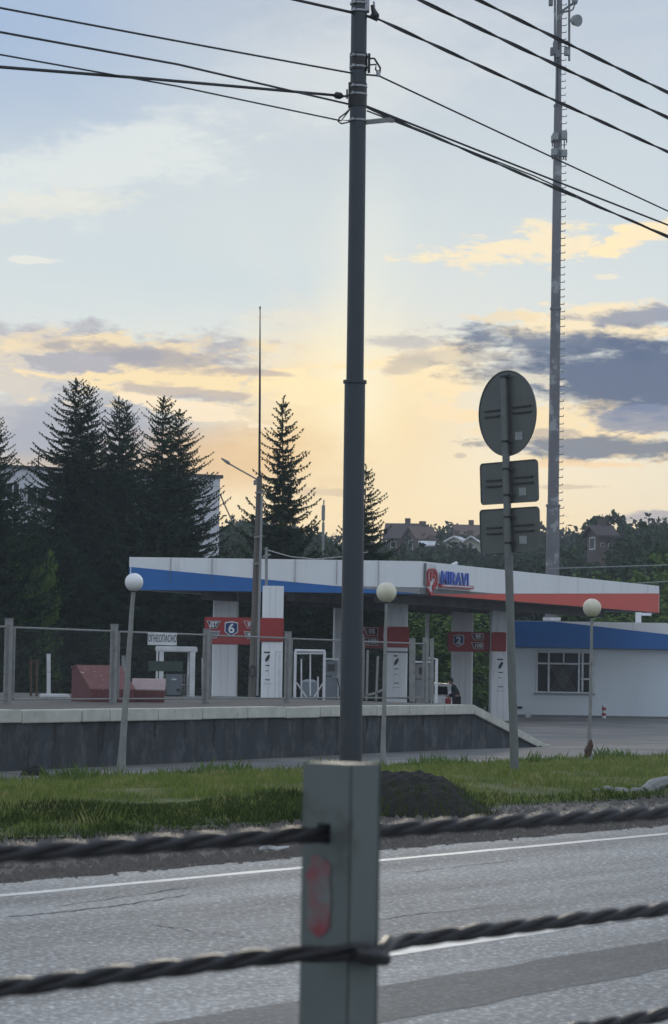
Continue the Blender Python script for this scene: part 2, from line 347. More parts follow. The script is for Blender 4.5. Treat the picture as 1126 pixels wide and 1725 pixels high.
# worn wheel tracks and oil-darkened bands running along the lanes
def tracks(m):
    t = m.node_tree; b = t.nodes['Principled BSDF']; src = b.inputs['Base Color'].links[0].from_socket
    ge = t.nodes.new('ShaderNodeNewGeometry'); sp = t.nodes.new('ShaderNodeVectorRotate'); sp.rotation_type = 'Z_AXIS'; sp.inputs['Angle'].default_value = -math.atan2(.8141,.5807)
    t.links.new(ge.outputs['Position'], sp.inputs['Vector']); ml = t.nodes.new('ShaderNodeVectorMath'); ml.operation = 'MULTIPLY'; ml.inputs[1].default_value = (.07,1.3,1); t.links.new(sp.outputs[0], ml.inputs[0])
    n = t.nodes.new('ShaderNodeTexNoise'); n.inputs['Scale'].default_value = 1.0; n.inputs['Detail'].default_value = 5; n.inputs['Roughness'].default_value = .55; t.links.new(ml.outputs[0], n.inputs['Vector'])
    r = t.nodes.new('ShaderNodeMapRange'); r.inputs[1].default_value = .36; r.inputs[2].default_value = .64; r.inputs[3].default_value = .68; r.inputs[4].default_value = 1.12; t.links.new(n.outputs['Fac'], r.inputs[0])
    x = t.nodes.new('ShaderNodeMix'); x.data_type = 'RGBA'; x.blend_type = 'MULTIPLY'; x.inputs[0].default_value = 1
    t.links.new(src, x.inputs[6]); t.links.new(r.outputs[0], x.inputs[7]); t.links.new(x.outputs[2], b.inputs['Base Color'])
tracks(MT['asphalt']); tracks(MT['asphalt_patch'])
# ================================================================== GROUND AND ROAD
RD = Vector((.5807, .8141, 0)); RN = Vector((-.8141, .5807, 0))          # along / across the road
def ST(s, t, z=0): return RN*s+RD*t+Vector((0, 0, z))
def smooth(a, b, x):
    x = min(1, max(0, (x-a)/(b-a))); return x*x*(3-2*x)
def wob(x, y, k=1.0): return (math.sin(x*1.7*k+y*.6)+math.sin(y*2.3*k-x*.9+1.3)+math.sin((x+y)*3.9*k+.5)*.5)/2.5
def ground_z(x, y):
    s = x*RN.x+y*RN.y
    z = 0.0
    z += (-.02)*smooth(10.2, 11, s)
    bm_ = .10-.075*smooth(.6, 2.4, x-.02*y)
    z += bm_*smooth(12.7, 14.9, s)
    z += -(.265+bm_)*smooth(15.2, 24.0, s)
    z += -.12*smooth(26, 40, s) + -.21*smooth(52, 100, y)
    if s > 11: z += wob(x*.8, y*.5)*.018*smooth(12.5, 14, s)*(1-smooth(22, 25, s))
    z += 15.5*smooth(150, 400, y)+wob(x*.02, y*.013)*1.2*smooth(170, 300, y)
    return z
def strip(name, s0, s1, ds, t0, t1, dt, m, dz=0.0, jit=0.0, zf=True):
    ns = max(1, round((s1-s0)/ds)); ntt = max(1, round((t1-t0)/dt)); vs = []
    for j in range(ntt+1):
        t = t0+(t1-t0)*j/ntt; e = (wob(t*2.1, t*5.3)+wob(t*9.1, 3)*.6)*jit
        for i in range(ns+1):
            s = s0+(s1-s0)*i/ns + (e if i in (0, ns) and jit else 0)
            if jit and i == 0: s = s0 + (jit*.6*wob(t*7.7, 1.7) if name != 'road' else 0)
            p = ST(s, t); p.z = (ground_z(p.x, p.y) if zf else 0)+dz; vs.append(p)
    fs = [(j*(ns+1)+i, j*(ns+1)+i+1, (j+1)*(ns+1)+i+1, (j+1)*(ns+1)+i) for j in range(ntt) for i in range(ns)]
    me = bpy.data.meshes.new(name); me.from_pydata([tuple(v) for v in vs], [], fs); me.update()
    if me.polygons[0].normal.z < 0: me.flip_normals()
    o = link_mesh(name, me, m, None, True); return o
# base sheet to the horizon
xs = [-1500, -900, -500, -320, -220]+list(range(-160, 161, 8))+[220, 320, 500, 900, 1500]
ys = [-400, -100, -40, -10]+[0, 4, 8, 12, 16, 20, 25, 30, 35, 40, 45, 50, 55, 60, 65, 70, 80, 90, 100, 110, 120, 135]+list(range(150, 420, 10))+[460, 520, 700, 1000, 1600, 2600]
vs = [(x, y, ground_z(x, y)-.06) for y in ys for x in xs]; nx = len(xs)
me = bpy.data.meshes.new('hillside'); me.from_pydata(vs, [], [(j*nx+i, j*nx+i+1, (j+1)*nx+i+1, (j+1)*nx+i) for j in range(len(ys)-1) for i in range(nx-1) if ys[j] >= 135]); me.update()
structure(link_mesh('hillside', me, MT['hill'], None, True))
me = bpy.data.meshes.new('ground'); me.from_pydata(vs, [], [(j*nx+i, j*nx+i+1, (j+1)*nx+i+1, (j+1)*nx+i) for j in range(len(ys)-1) for i in range(nx-1) if ys[j] < 135]); me.update()
structure(link_mesh('ground', me, MT['ground'], None, True))
structure(strip('road', -14, 10.3, 3, -60, 130, .12, MT['asphalt'], .004, .045, False))
structure(strip('road_shoulder', 10.1, 13.6, .25, -40, 90, .5, MT['gravel'], -.006))
structure(strip('grass_verge', 13.0, 23.6, .2, -30, 80, .3, MT['grassbase'], .008, .35))
structure(strip('footpath', 23.2, 28.2, .5, -30, 80, .5, MT['forecourt'], .004))
# station forecourt
mb = MB(); g = []
fx = [-60+6*i for i in range(23)]; fy = [30+4*i for i in range(24)]
mb.add([(x, y, ground_z(x, y)-.02) for y in fy for x in fx], [(j*23+i, j*23+i+1, (j+1)*23+i+1, (j+1)*23+i) for j in range(23) for i in range(22) if (fx[i]*RN.x+fy[j]*RN.y) > 25])
structure(build('forecourt', mb, MT['forecourt']))
# road markings, a patch and cracks: thin sheets on the asphalt
def ribbon(name, s0, s1, t0, t1, m, z, jit=0.0, dt=.25, kind='structure'):
    n = int((t1-t0)/dt); mb = MB(); vs = []
    for j in range(n+1):
        t = t0+(t1-t0)*j/n; vs += [ST(s0+jit*wob(t*6, 2), t, z), ST(s1+jit*wob(t*5, 9), t, z)]
    mb.add(vs, [(2*j, 2*j+1, 2*j+3, 2*j+2) for j in range(n)]); o = build(name, mb, m); o['kind'] = kind; return o
ribbon('road_marking', 9.70, 9.80, -30, 90, MT['marking'], .0056, .012)
ribbon('road_marking', 6.44, 6.58, 9.45, 13.0, MT['marking'], .0056, .01)
ribbon('road_marking', 4.35, 4.62, 8.6, 30, MT['marking'], .0056, .01)
ribbon('road_patch', 5.25, 5.85, 6.9, 40, MT['asphalt_patch'], .0054, .03)
def crack(pix, w):
    pts = []
    for (a, b) in zip(pix[:-1], pix[1:]):
        for k in range(8):
            q = G(a[0]+(b[0]-a[0])*k/8, a[1]+(b[1]-a[1])*k/8+random.uniform(-1.2, 1.2), .0058); pts.append(q)
    pts.append(G(*pix[-1], .0058)); mb = MB(); vs = []
    for i, p in enumerate(pts):
        ww = w*random.uniform(.3, 1)*(1 if 0 < i < len(pts)-1 else .1); vs += [p-RN*ww, p+RN*ww]
    mb.add(vs, [(2*j, 2*j+1, 2*j+3, 2*j+2) for j in range(len(pts)-1)]); o = build('road_crack', mb, MT['crack']); o['kind'] = 'structure'
crack([(255,1558),(330,1570),(440,1583)], .014)
crack([(10,1546),(110,1536),(210,1524),(325,1507)], .012)
crack([(90,1528),(230,1508),(320,1494)], .009)
crack([(655,1473),(760,1462),(900,1447)], .007)
crack([(560,1560),(700,1541),(860,1524)], .006)

# ------------------------------------------------------------------ grass and weeds (nobody could count them)
def blades(name, n, srange, pxr, hr, w, m, label, cat, dens=None):
    s = RNG.uniform(*srange, n*2); px = RNG.uniform(*pxr, n*2)
    k = (px-563)/4200; Y = s/(RN.x*k+RN.y); X = k*Y
    keep = np.array([dens(a, b, c) > RNG.random() for a, b, c in zip(s, px, X)]) if dens else np.ones(n*2, bool)
    s, X, Y, px = s[keep][:n], X[keep][:n], Y[keep][:n], px[keep][:n]; n = len(X)
    clump = np.array([.62+.55*wob(a*1.6, b*1.1)+.3*wob(a*5.1+2, b*3.7) for a, b in zip(X, Y)])
    h = RNG.uniform(*hr, n)*np.clip(clump, .25, 1.3); Z = np.array([ground_z(a, b) for a, b in zip(X, Y)])
    an = RNG.uniform(0, 2*math.pi, n); ln = RNG.uniform(.1, .6, n)*h; la = RNG.uniform(0, 2*math.pi, n)
    v = np.zeros((n, 4, 3)); c, sn = np.cos(an)*w/2, np.sin(an)*w/2
    v[:,0] = np.stack([X-c, Y-sn, Z-.01], 1); v[:,1] = np.stack([X+c, Y+sn, Z-.01], 1)
    v[:,2] = np.stack([X+c*.7+np.cos(la)*ln*.4, Y+sn*.7+np.sin(la)*ln*.4, Z+h*.6], 1)
    v[:,3] = np.stack([X+np.cos(la)*ln, Y+np.sin(la)*ln, Z+h], 1)
    me = bpy.data.meshes.new(name); me.vertices.add(n*4); me.vertices.foreach_set('co', v.reshape(-1))
    idx = (np.arange(n)[:,None]*4+np.array([0,1,2,0,2,3])[None]).reshape(-1).astype(np.int32)
    me.loops.add(n*6); me.loops.foreach_set('vertex_index', idx); me.polygons.add(n*2)
    me.polygons.foreach_set('loop_start', np.arange(0, n*6, 3, dtype=np.int32)); me.update(calc_edges=True); me.validate()
    o = link_mesh(name, me, m); tag(o, label, cat, None, 'stuff'); return o
blades('grass', 120000, (13.1, 23.9), (-30, 1160), (.025, .11), .011, MT['grass'], 'short yellowish green grass covering the roadside verge', 'grass')
blades('tall_weeds', 17000, (12.75, 14.5), (-30, 660), (.04, .13), .013, MT['weeds'], 'dark rank weeds along the near slope of the verge on the left', 'weeds',
       lambda s, px, X: (1 if 13.0 < s < 14.5 else .2)*(.25+.75*(wob(X*1.3+4, s*2) > -.15 if px < 250 else 1))*(1 if px < 560 else .5))
blades('tall_weeds', 1500, (12.9, 13.8), (800, 1160), (.04, .12), .012, MT['weeds'], 'sparse dark weeds at the gravel edge on the right', 'weeds')
blades('tall_weeds', 2600, (22.6, 23.8), (-20, 1150), (.10, .24), .014, MT['leafb'], 'ragged taller grass along the far edge of the verge', 'weeds', lambda s, px, X: .3+.7*(wob(X*2, s) > .1))
blades('tall_weeds', 5200, (13.3, 23.0), (-20, 1150), (.08, .21), .013, MT['grass'], 'scattered coarse tufts standing above the short verge grass', 'weeds', lambda s, px, X: 1.0*(wob(X*3.3+1, s*2.1) > .28))
# soil heap
def heap(name, px, Y, rx, ry, h, m, label, cat, seed=1, n=46):
    c = P(px, 1300, Y); vs = []; fs = []; rs = random.Random(seed)
    for j in range(n+1):
        for i in range(n+1):
            a = -1+2*i/n; b = -1+2*j/n; r = math.sqrt(a*a+b*b)
            x = c.x+a*rx*1.1; y = c.y+b*ry*1.1
            z = h*max(0, 1-r**2.3)*(1+.10*wob(a*5+seed, b*5)+.05*wob(a*17, b*15+seed))+rs.uniform(-.007, .007)*(r < 1.05)-.03*(r > 1)
            vs.append((x, y, ground_z(x, y)+z))
    fs = [(j*(n+1)+i, j*(n+1)+i+1, (j+1)*(n+1)+i+1, (j+1)*(n+1)+i) for j in range(n) for i in range(n)]
    mb = MB(); mb.add(vs, fs); o = build(name, mb, m); tag(o, label, cat); return o
heap('soil_heap', 688, 23.7, .70, .80, .36, MT['soil'], 'dark heap of soil on the verge just behind the barrier post', 'soil heap', 3)
heap('soil_clod', 58, 36.5, .2, .2, .14, MT['soil'], 'small brown clod of earth at the far edge of the verge on the left', 'clod', 5, 12)
# loose pebbles on the shoulder
n = 7000; s_ = np.concatenate([RNG.uniform(10.25, 13.2, n//2), RNG.normal(10.75, .22, n//4), RNG.normal(12.8, .25, n//4)]); px_ = RNG.uniform(-20, 1150, len(s_)); k_ = (px_-563)/4200; Y_ = s_/(RN.x*k_+RN.y); X_ = k_*Y_
mb = MB()
for x, y, s0 in zip(X_, Y_, s_):
    if s0 < 10.2: continue
    r = .006+.016*random.random()**3*1.6; z = ground_z(x, y)-.004; a = random.uniform(0, 6.3); c_, d_ = math.cos(a)*r, math.sin(a)*r
    mb.add([(x-c_*1.3,y-d_*1.3,z),(x+d_,y-c_,z),(x+c_*1.3,y+d_*1.3,z),(x-d_,y+c_,z),(x,y,z+r*1.3)], [(0,1,4),(1,2,4),(2,3,4),(3,0,4)])
me = bpy.data.meshes.new('pebbles'); me.from_pydata(mb.v, [], mb.f); me.update(); tag(link_mesh('pebbles', me, MT['pebble']), 'loose small pebbles strewn over the gravel shoulder', 'pebbles', None, 'stuff')
hc = P(688, 1300, 23.7); mb = MB()
for k in range(900):
    an = random.uniform(0, 6.3); r_ = random.uniform(.55, 1.15); x = hc.x+math.cos(an)*.74*r_; y = hc.y+math.sin(an)*.85*r_
    z = ground_z(x, y)+.36*max(0, 1-(r_*.94)**2.3)*.9; h_ = random.uniform(.03,.10); dx, dy = random.uniform(-.04,.04), random.uniform(-.04,.04)
    mb.add([(x-.006,y,z-.02),(x+.006,y,z-.02),(x+dx,y+dy,z+h_)], [(0,1,2)])
tag(build('heap_grass', mb, MT['weeds']), 'sparse grass creeping up the sides of the dark soil heap', 'grass', None, 'stuff')
# roadside litter and stones
mb = MB(); mb.tube([G(438,1430,.02), G(452,1427,.03), G(468,1430,.03), G(486,1427,.03)], [.012,.017,.014,.008], 6)
tag(build('broken_stick', mb, MT['whited']), 'pale broken stick lying on the gravel shoulder left of the barrier post', 'stick')
def stone(px, py, w, h, label, grp=None, z=.0):
    p = G(px, py, z); rs = random.Random(int(px*7)); mb = MB(); mb.ball((p.x, p.y, p.z+h*.35), 1, 9, 6, (w/2, w/2.6, h/2))
    mb.v = [tuple(c+(c-q)*rs.uniform(-.16, .16) for c, q in zip(v, (p.x, p.y, p.z+h*.35))) for v in mb.v]
    tag(build('stone', mb, MT['stone']), label, 'stone', grp)
SG = 'pale stones along the gravel edge'
for a in ((1005,1336,.10,.06,'smallest pale stone, leftmost of the row on the right gravel edge'),
          (1024,1334,.14,.08,'pale stone second from the left in the row on the right gravel edge'),
          (1046,1338,.20,.09,'wide flat pale stone in the middle of the row on the right gravel edge'),
          (1072,1337,.17,.08,'pale stone just left of the long kerb lump')): stone(*a[:4], a[4], SG)
mb = MB(); a, b = G(1085,1335,.0), G(1140,1322,.0); mb.tube([a, a.lerp(b,.3)+Vector((0,0,.05)), a.lerp(b,.7)+Vector((0,0,.05)), b+Vector((0,0,.04))], [.06,.085,.08,.09], 8)
tag(build('kerb_lump', mb, MT['stone'], smooth=True), 'long pale broken kerb lump lying at the right edge of the gravel', 'kerb')

# ================================================================== RETAINING WALL, MOUND, FENCE
WU = Vector((.4535, .8912, 0)); WN = Vector((-.8912, .4535, 0)); W0 = Vector((-5.01, 37.4, 0))
def WP(t, off=0, z=0): return W0+WU*t+WN*off+Vector((0,0,z))
wall = thing('retaining_wall', 'low grey concrete retaining wall with a whitewashed cap below the fence', 'wall', WP(8,0,-.33))
mb = MB()
def wallprism(mb, t0, t1, z0a, z1a, z0b, z1b, o0, o1):
    mb.add([WP(t0,o0,z0a), WP(t0,o1,z0a), WP(t0,o1,z1a), WP(t0,o0,z1a), WP(t1,o0,z0b), WP(t1,o1,z0b), WP(t1,o1,z1b), WP(t1,o0,z1b)],
           [(0,1,2,3),(7,6,5,4),(0,4,5,1),(1,5,6,2),(2,6,7,3),(3,7,4,0)])
ts = [-4, 0.9, 6.0, 11.3, 17.66]
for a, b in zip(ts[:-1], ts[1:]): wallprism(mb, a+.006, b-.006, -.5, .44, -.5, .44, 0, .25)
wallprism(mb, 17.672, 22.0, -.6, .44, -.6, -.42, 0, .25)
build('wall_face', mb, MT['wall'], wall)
mb = MB()
for k, (t, w, h) in enumerate([(1.6,.12,.4),(3.0,.16,.5),(2.9,.06,.62),(-.6,.1,.25),(4.6,.1,.3),(6.6,.13,.5),(7.3,.05,.35),(9.9,.12,.55),(12.6,.14,.3),(13.2,.06,.5),(15.2,.2,.25),(16.3,.09,.45),(11.3,.05,.8),(16.9,.12,.3),(5.6,.05,.5),(8.6,.07,.2)]):
    n = 6; vs = []
    for j in range(n+1):
        f = j/n; ww = w*(1-f*.75)*random.uniform(.75, 1.2)
        vs += [WP(t-ww/2+.03*wob(k, f*6), -.004, .44-h*f), WP(t+ww/2+.03*wob(k, f*5), -.004, .44-h*f)]
    mb.add(vs, [(2*j, 2*j+1, 2*j+3, 2*j+2) for j in range(n)])
build('damp_stain', mb, MT['stain'], wall)
caps = [-4,-2.6,-.9,.62,2.3,3.1,4.62,6.1,7.7,9.15,10.5,12.1,12.9,14.4,16.1,17.66]
for k, (a, b) in enumerate(zip(caps[:-1], caps[1:])):
    mb = MB(); dz = random.uniform(-.008, .008); do = random.uniform(-.012, .012)
    wallprism(mb, a+.006, b-.006, .44+dz, .635+dz, .44+dz, .635+dz, -.06+do, .34+do); build('cap_slab', mb, MT['cap'], wall, bevel=.012)
mb = MB(); wallprism(mb, 17.672, 21.7, .44, .635, -.42, -.26, -.06, .34); build('cap_slab', mb, MT['cap'], wall, bevel=.012)
mb = MB(); p = WP(21.9, .1, -.30)
for k in range(5): mb.box(p+WU*.13*k+WN*random.uniform(-.15,.1)+Vector((0,0,-.05*k*.4)), (.22,.16,.07-.008*k), rz=random.uniform(0,3))
tag(build('concrete_rubble', mb, MT['cap'], bevel=.015), 'small pile of white broken concrete at the foot of the sloping wall end', 'rubble')
def FX(px, Y): return (px-563)/4200*Y
A = WP(-14,.2,.60); B = WP(17.66,.2,.60)
bk = [(FX(-900,67),67), (FX(400,66),66), (FX(480,63),63), (FX(660,59),59), (FX(795,56),56)]
mb = MB(); n = 30; vs = []; fr = []
def backat(f):
    i = min(3, int(f*4)); g_ = f*4-i; return Vector((bk[i][0]+(bk[i+1][0]-bk[i][0])*g_, bk[i][1]+(bk[i+1][1]-bk[i][1])*g_, .60))
for i in range(n+1):
    for j in range(9):
        f = i/n; a = A.lerp(B, f); b = backat(f); v = a.lerp(b, j/8); v.z += .018*wob(v.x*1.5, v.y) * (0 < j < 8); vs.append(v)
fs = [(i*9+j, i*9+j+1, (i+1)*9+j+1, (i+1)*9+j) for i in range(n) for j in range(8)]
o = len(vs); bot = [backat(i/n)+Vector((0, 1.6, -1.2)) for i in range(n+1)]; vs += bot; fs += [(i*9+8, o+i, o+i+1, (i+1)*9+8) for i in range(n)]
o2 = len(vs); e = [WP(22,.2,-.55), backat(1)+Vector((2.2,.5,-1.2))]
for j in range(9): vs.append(e[0].lerp(e[1], j/8))
fs += [(n*9+j, n*9+j+1, o2+j+1, o2+j) for j in range(8)]
mb.add(vs, fs); structure(build('tank_mound', mb, MT['ground']))

# fence
FU = WU; F0 = P(12, 1184, 45); F0.z = .60
def FP(t, z=0): return F0+FU*t+Vector((0,0,z))
SP = 3.58
fence = thing('mesh_fence', 'grey framed wire mesh fence standing on top of the retaining wall', 'fence', FP(5))
for k in range(-1, 6):
    t = k*SP; h = 1.54+.02*wob(k, 2)
    mb = MB(); mb.box(FP(t, h/2), (.11, .11, h), rz=-.47); mb.box(FP(t, h+.006), (.13,.13,.012), rz=-.47)
    mb.bar(FP(t+.05, h-.16), FP(t+.2, h-.16), .03); mb.bar(FP(t+.05, .15), FP(t+.2, .15), .03)
    build('fence_post', mb, MT['galvd'], fence)
    if k == 5: break
    t0, t1 = t+.18, t+SP-.10; zt = 1.40; zb = .10
    mb = MB(); mb.tube([FP(t0,zt), FP(t1,zt+.005)], .019, 6); mb.tube([FP(t0,zb), FP(t1,zb)], .016, 6)
    mb.tube([FP(t0,zb), FP(t0,zt+.02)], .022, 6); mb.tube([FP(t1,zb), FP(t1,zt)], .018, 6)
    build('panel_frame', mb, MT['galvd'], fence)
    mb = MB(); Lp = t1-t0; H = zt-zb; st = .075; w = .0010
    q = -H
    while q < Lp:
        for sg in (1, -1):
            a, b = max(0, q), min(Lp, q+H)
            za, zb2 = (a-q), (b-q)
            if sg < 0: za, zb2 = H-za, H-zb2
            pa, pb = FP(t0+a, zb+za), FP(t0+b, zb+zb2); d = Vector((0,0,w))
            mb.add([pa-d, pb-d, pb+d, pa+d], [(0,1,2,3)])
        q += st
    build('wire_mesh', mb, MT['galvd'], fence)
# extra posts beside the central post and by the open end
def upright(name, px, y0, y1, Y, w, m, label, cat='post', lean=0):
    a = P(px, y1, Y); b = P(px+lean, y0, Y); mb = MB(); mb.bar(a, b, w); mb.box(b+Vector((0,0,.01)), (w*1.15, w*1.15, .02)); return tag(build(name, mb, m), label, cat)
upright('fence_stub_post', 695, 1077, 1182, 58.5, .14, MT['galvd'], 'thick grey square post at the open end of the fence, left of the dark pump')
upright('fence_stub_post', 728, 1077, 1182, 60, .09, MT['galvd'], 'slimmer grey square post at the open end of the fence, right of the dark pump')
upright('white_pipe_post', 82, 1103, 1169, 60, .085, MT['whited'], 'short white post standing alone left of the red bulkhead')
upright('white_pipe_post', 208, 1106, 1170, 62, .085, MT['galvd'], 'short grey white post behind the left globe lamp column')
upright('white_pipe_post', 343, 1110, 1169, 63, .085, MT['whited'], 'short pale post right of the small white shelter')
t = thing('rusty_frame', 'narrow rusty metal frame standing near the left end of the mound', 'frame', P(57, 1172, 58))
for px in (52, 62): mb = MB(); mb.bar(P(px,1173,58), P(px,1112,58), .05); build('upright', mb, MT['rust'], t)
mb = MB(); mb.bar(P(50,1113,58.06), P(64,1113,58.06), .04); build('top_bar', mb, MT['rust'], t)
mb = MB(); a = P(92,1174,55); mb.box(a+Vector((0,0,.02)), (.55,.7,.08), rz=.3)
tag(build('concrete_slab', mb, MT['whited'], bevel=.02), 'small pale concrete slab lying left of the red bulkhead', 'slab')

# red bulkheads
def hatch(name, org, rz, prof, La, label, mside, mroof):
    t = thing(name, label, 'bulkhead', org)
    m = Matrix.Rotation(rz, 3, 'Z'); q = lambda x, y, z: org+m@Vector((x, y, z))
    n = len(prof); mb = MB(); mb.add([q(0, y, z) for y, z in prof]+[q(La, y, z) for y, z in prof], [tuple(range(n)), tuple(range(2*n-1, n-1, -1)), (0, n, n+1, 1), (n-1, n-2, 2*n-2, 2*n-1)])
    build('body', mb, mside, t)
    mb = MB()
    for i in range(1, n-2):
        (y0, z0), (y1, z1) = prof[i], prof[i+1]; e = .02
        mb.add([q(-e, y0, z0+.004), q(La+e, y0, z0+.004), q(La+e, y1, z1+.004), q(-e, y1, z1+.004), q(-e, y0, z0+.03), q(La+e, y0, z0+.03), q(La+e, y1, z1+.03), q(-e, y1, z1+.03)],
               [(0,1,2,3),(7,6,5,4),(0,4,5,1),(1,5,6,2),(2,6,7,3),(3,7,4,0)])
    build('roof', mb, mroof, t); return t
org = P(153, 1182, 50.5); org.z = .6
hatch('tank_bulkhead', org, R(28), [(0,0),(0,.24),(.78,.72),(1.05,.68),(1.05,0)], .96, 'red painted metal bulkhead with a steep faded roof behind the fence', MT['maroon'], MT['pinkroof'])
mb_ = None
org = P(222, 1182, 51.3); org.z = .6
hatch('tank_bulkhead', org, R(3), [(0,0),(0,.24),(.9,.46),(.9,0)], .66, 'low red bulkhead with a bleached flat lid right of the steep one', MT['maroon'], MT['palesheet'])

# hanging boards on the fence
def board(name, px0, px1, py0, py1, Y, m, label, thick=.02, cat='sign', dirv=WU):
    c = P((px0+px1)/2, (py0+py1)/2, Y); k = 1/((dirv.x-c.x/Y*dirv.y)); w = (px1-px0)/4200*Y*k; h = (py1-py0)/4200*Y
    t = thing(name, label, cat, c-Vector((0,0,h/2)))
    mb = MB(); mb.box(c, (w, thick, h), rz=math.atan2(dirv.y, dirv.x)); build('board', mb, m, t, bevel=.004); return t, c, w, h
FD = Vector((.985, .17, 0)).normalized()
t, c, w, h = board('warning_sign', 249, 298, 1066, 1087, 47.6, MT['paint'], 'white board with grey lettering hung on the top rail of the fence', dirv=FD)
nrm = Vector((FD.y, -FD.x, 0))
build('lettering', text_mb('ОГНЕОПАСНО', .185, c+nrm*.014, FD, (0,0,1), .004, .002, .42), MT['darkgrey'], t)
t, c, w, h = board('blank_board', 250, 308, 1114, 1131, 47.5, MT['greendark'], 'blank dark green board hung halfway up the fence', dirv=FD, cat='board')
# small white shelter with a dispenser
b0 = P(295, 1170, 63.5); b0.z = .6
t = thing('small_shelter', 'small white flat topped frame shelter standing over a grey dispenser', 'shelter', b0)
mb = MB(); mb.box(b0+Vector((0,.25,1.20)), (1.04,.6,.14)); build('roof', mb, MT['whited'], t, bevel=.02)
for x, w in ((-.47,.05),(-.36,.11),(.43,.13),(.30,.05)):
    mb = MB(); mb.box(b0+Vector((x, .0 if abs(x) > .33 else .45, .565)), (w,.08,1.13)); build('leg', mb, MT['whited'], t)
mb = MB(); mb.box(b0+Vector((.30-.12,.5,.3)), (.22,.02,.03)); build('cross_bar', mb, MT['whited'], t)
t = thing('fuel_dispenser', 'small grey fuel dispenser standing under the white shelter', 'fuel pump', b0+Vector((-.03,.2,0)))
c = b0+Vector((-.05,.2,0)); mb = MB(); mb.prism([(-.17,0,0.03),(.17,0,.03),(.21,0,.56),(-.21,0,.56)], c, c+Vector((0,.25,0))); build('cabinet', mb, MT['pump'], t, bevel=.01)
mb = MB(); mb.box(c+Vector((0,-.006,.43)), (.13,.012,.035)); build('display', mb, MT['paint'], t)
mb = MB(); mb.box(c+Vector((.12,-.005,.16)), (.09,.01,.07)); mb.box(c+Vector((0,.12,.015)), (.46,.3,.03)); build('base', mb, MT['black'], t)
mb = MB(); mb.tube([c+Vector((.2,-.02,.5)), c+Vector((.3,-.03,.35)), c+Vector((.28,-.03,.15)), c+Vector((.2,-.02,.12))], .012, 6); build('hose', mb, MT['black'], t)
for x, lab in ((-.31,'narrow wire rack left of the grey dispenser inside the white shelter'), (.25,'narrow wire rack right of the grey dispenser inside the white shelter')):
    mb = MB(); c = b0+Vector((x,.1,0))
    for k in range(4): mb.bar(c+Vector((-.08+.053*k,0,.05)), c+Vector((-.08+.053*k,0,.55)), .014)
    for z in (.15,.28,.42,.55): mb.bar(c+Vector((-.085,0,z)), c+Vector((.085,0,z)), .014)
    tag(build('wire_rack', mb, MT['galvd']), lab, 'rack')

# ================================================================== CANOPY
CL, CC, CR = Vector((-7.54, 92.1, 0)), Vector((3.2, 91.7, 0)), Vector((14.8, 113.0, 0))
CB = CL+(CR-CC); ZB, ZT = 4.19, 5.40
cp = thing('station_canopy', 'large white flat canopy with blue and red wedge bands over the fuel pumps', 'canopy', Vector((3.5, 102, -.5)))
def up(v, z): return Vector((v.x, v.y, z))
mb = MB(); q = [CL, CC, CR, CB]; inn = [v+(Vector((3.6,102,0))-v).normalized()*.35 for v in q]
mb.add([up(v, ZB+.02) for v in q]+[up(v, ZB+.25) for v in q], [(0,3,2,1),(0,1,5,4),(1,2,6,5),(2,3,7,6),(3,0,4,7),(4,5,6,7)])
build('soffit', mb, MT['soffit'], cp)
mb = MB(); mb.add([up(v, ZT-.25) for v in inn]+[up(v, ZT-.1) for v in inn], [(0,3,2,1),(4,5,6,7),(0,1,5,4),(1,2,6,5),(2,3,7,6),(3,0,4,7)]); build('roof_deck', mb, MT['aptroof'], cp)
def fascia(a, b, za0, za1, zb0, zb1, name, m, push=0.0, th=.08):
    d = (b-a).normalized(); nn = Vector((d.y, -d.x, 0)); o = nn*push; i = -nn*th
    mb = MB(); mb.add([up(a,za0)+o, up(b,zb0)+o, up(b,zb1)+o, up(a,za1)+o, up(a,za0)+i, up(b,zb0)+i, up(b,zb1)+i, up(a,za1)+i], [(0,1,2,3),(7,6,5,4),(0,4,5,1),(1,5,6,2),(2,6,7,3),(3,7,4,0)])
    return build(name, mb, m, cp)
def frac(a, b, f): return a+(b-a)*f
kz = ZB+(ZT-ZB)*.70
fascia(CL, CC, kz, ZT, ZB+.01, ZT, 'white_fascia', MT['white'])
fascia(CL, frac(CL,CC,.985), ZB, kz-.004, ZB, ZB+.012, 'blue_band', MT['blue'], .02)
kr = ZB+(ZT-ZB)*.72
fascia(CC, CR, ZB+.01, ZT, kr, ZT, 'white_fascia', MT['white'])
fascia(frac(CC,CR,.03), CR, ZB, ZB+.012, ZB, kr-.004, 'red_band', MT['redfascia'], .02)
fascia(CR, CB, ZB, ZT, ZB, ZT, 'white_fascia', MT['white']); fascia(CB, CL, ZB, ZT, ZB, ZT, 'white_fascia', MT['white'])
for k in range(1, 7):
    a = frac(CL, CC, k/7); mb = MB(); mb.bar(up(a, ZB+.30)+Vector((0,-.03,0)), up(a, ZT-.01)+Vector((0,-.03,0)), .012, .05); build("sheet_joint", mb, MT["galvd"], cp)
def colprof(w, d, g=.012):
    pts = []; r = .06
    def side(p0, p1):
        p0 = Vector(p0); p1 = Vector(p1); u = (p1-p0).normalized(); n = Vector((-u.y, u.x, 0)); o = [p0]
        for f in (.333, .667):
            c = p0.lerp(p1, f); o += [c-u*g, c-u*g*.6+n*g*1.6, c+u*g*.6+n*g*1.6, c+u*g]
        return o+[p1]
    x, y = w/2, d/2
    for p0, p1 in (((-x+r,-y,0),(x-r,-y,0)),((x,-y+r,0),(x,y-r,0)),((x-r,y,0),(-x+r,y,0)),((-x,y-r,0),(-x,-y+r,0))): pts += side(p0, p1)
    return pts
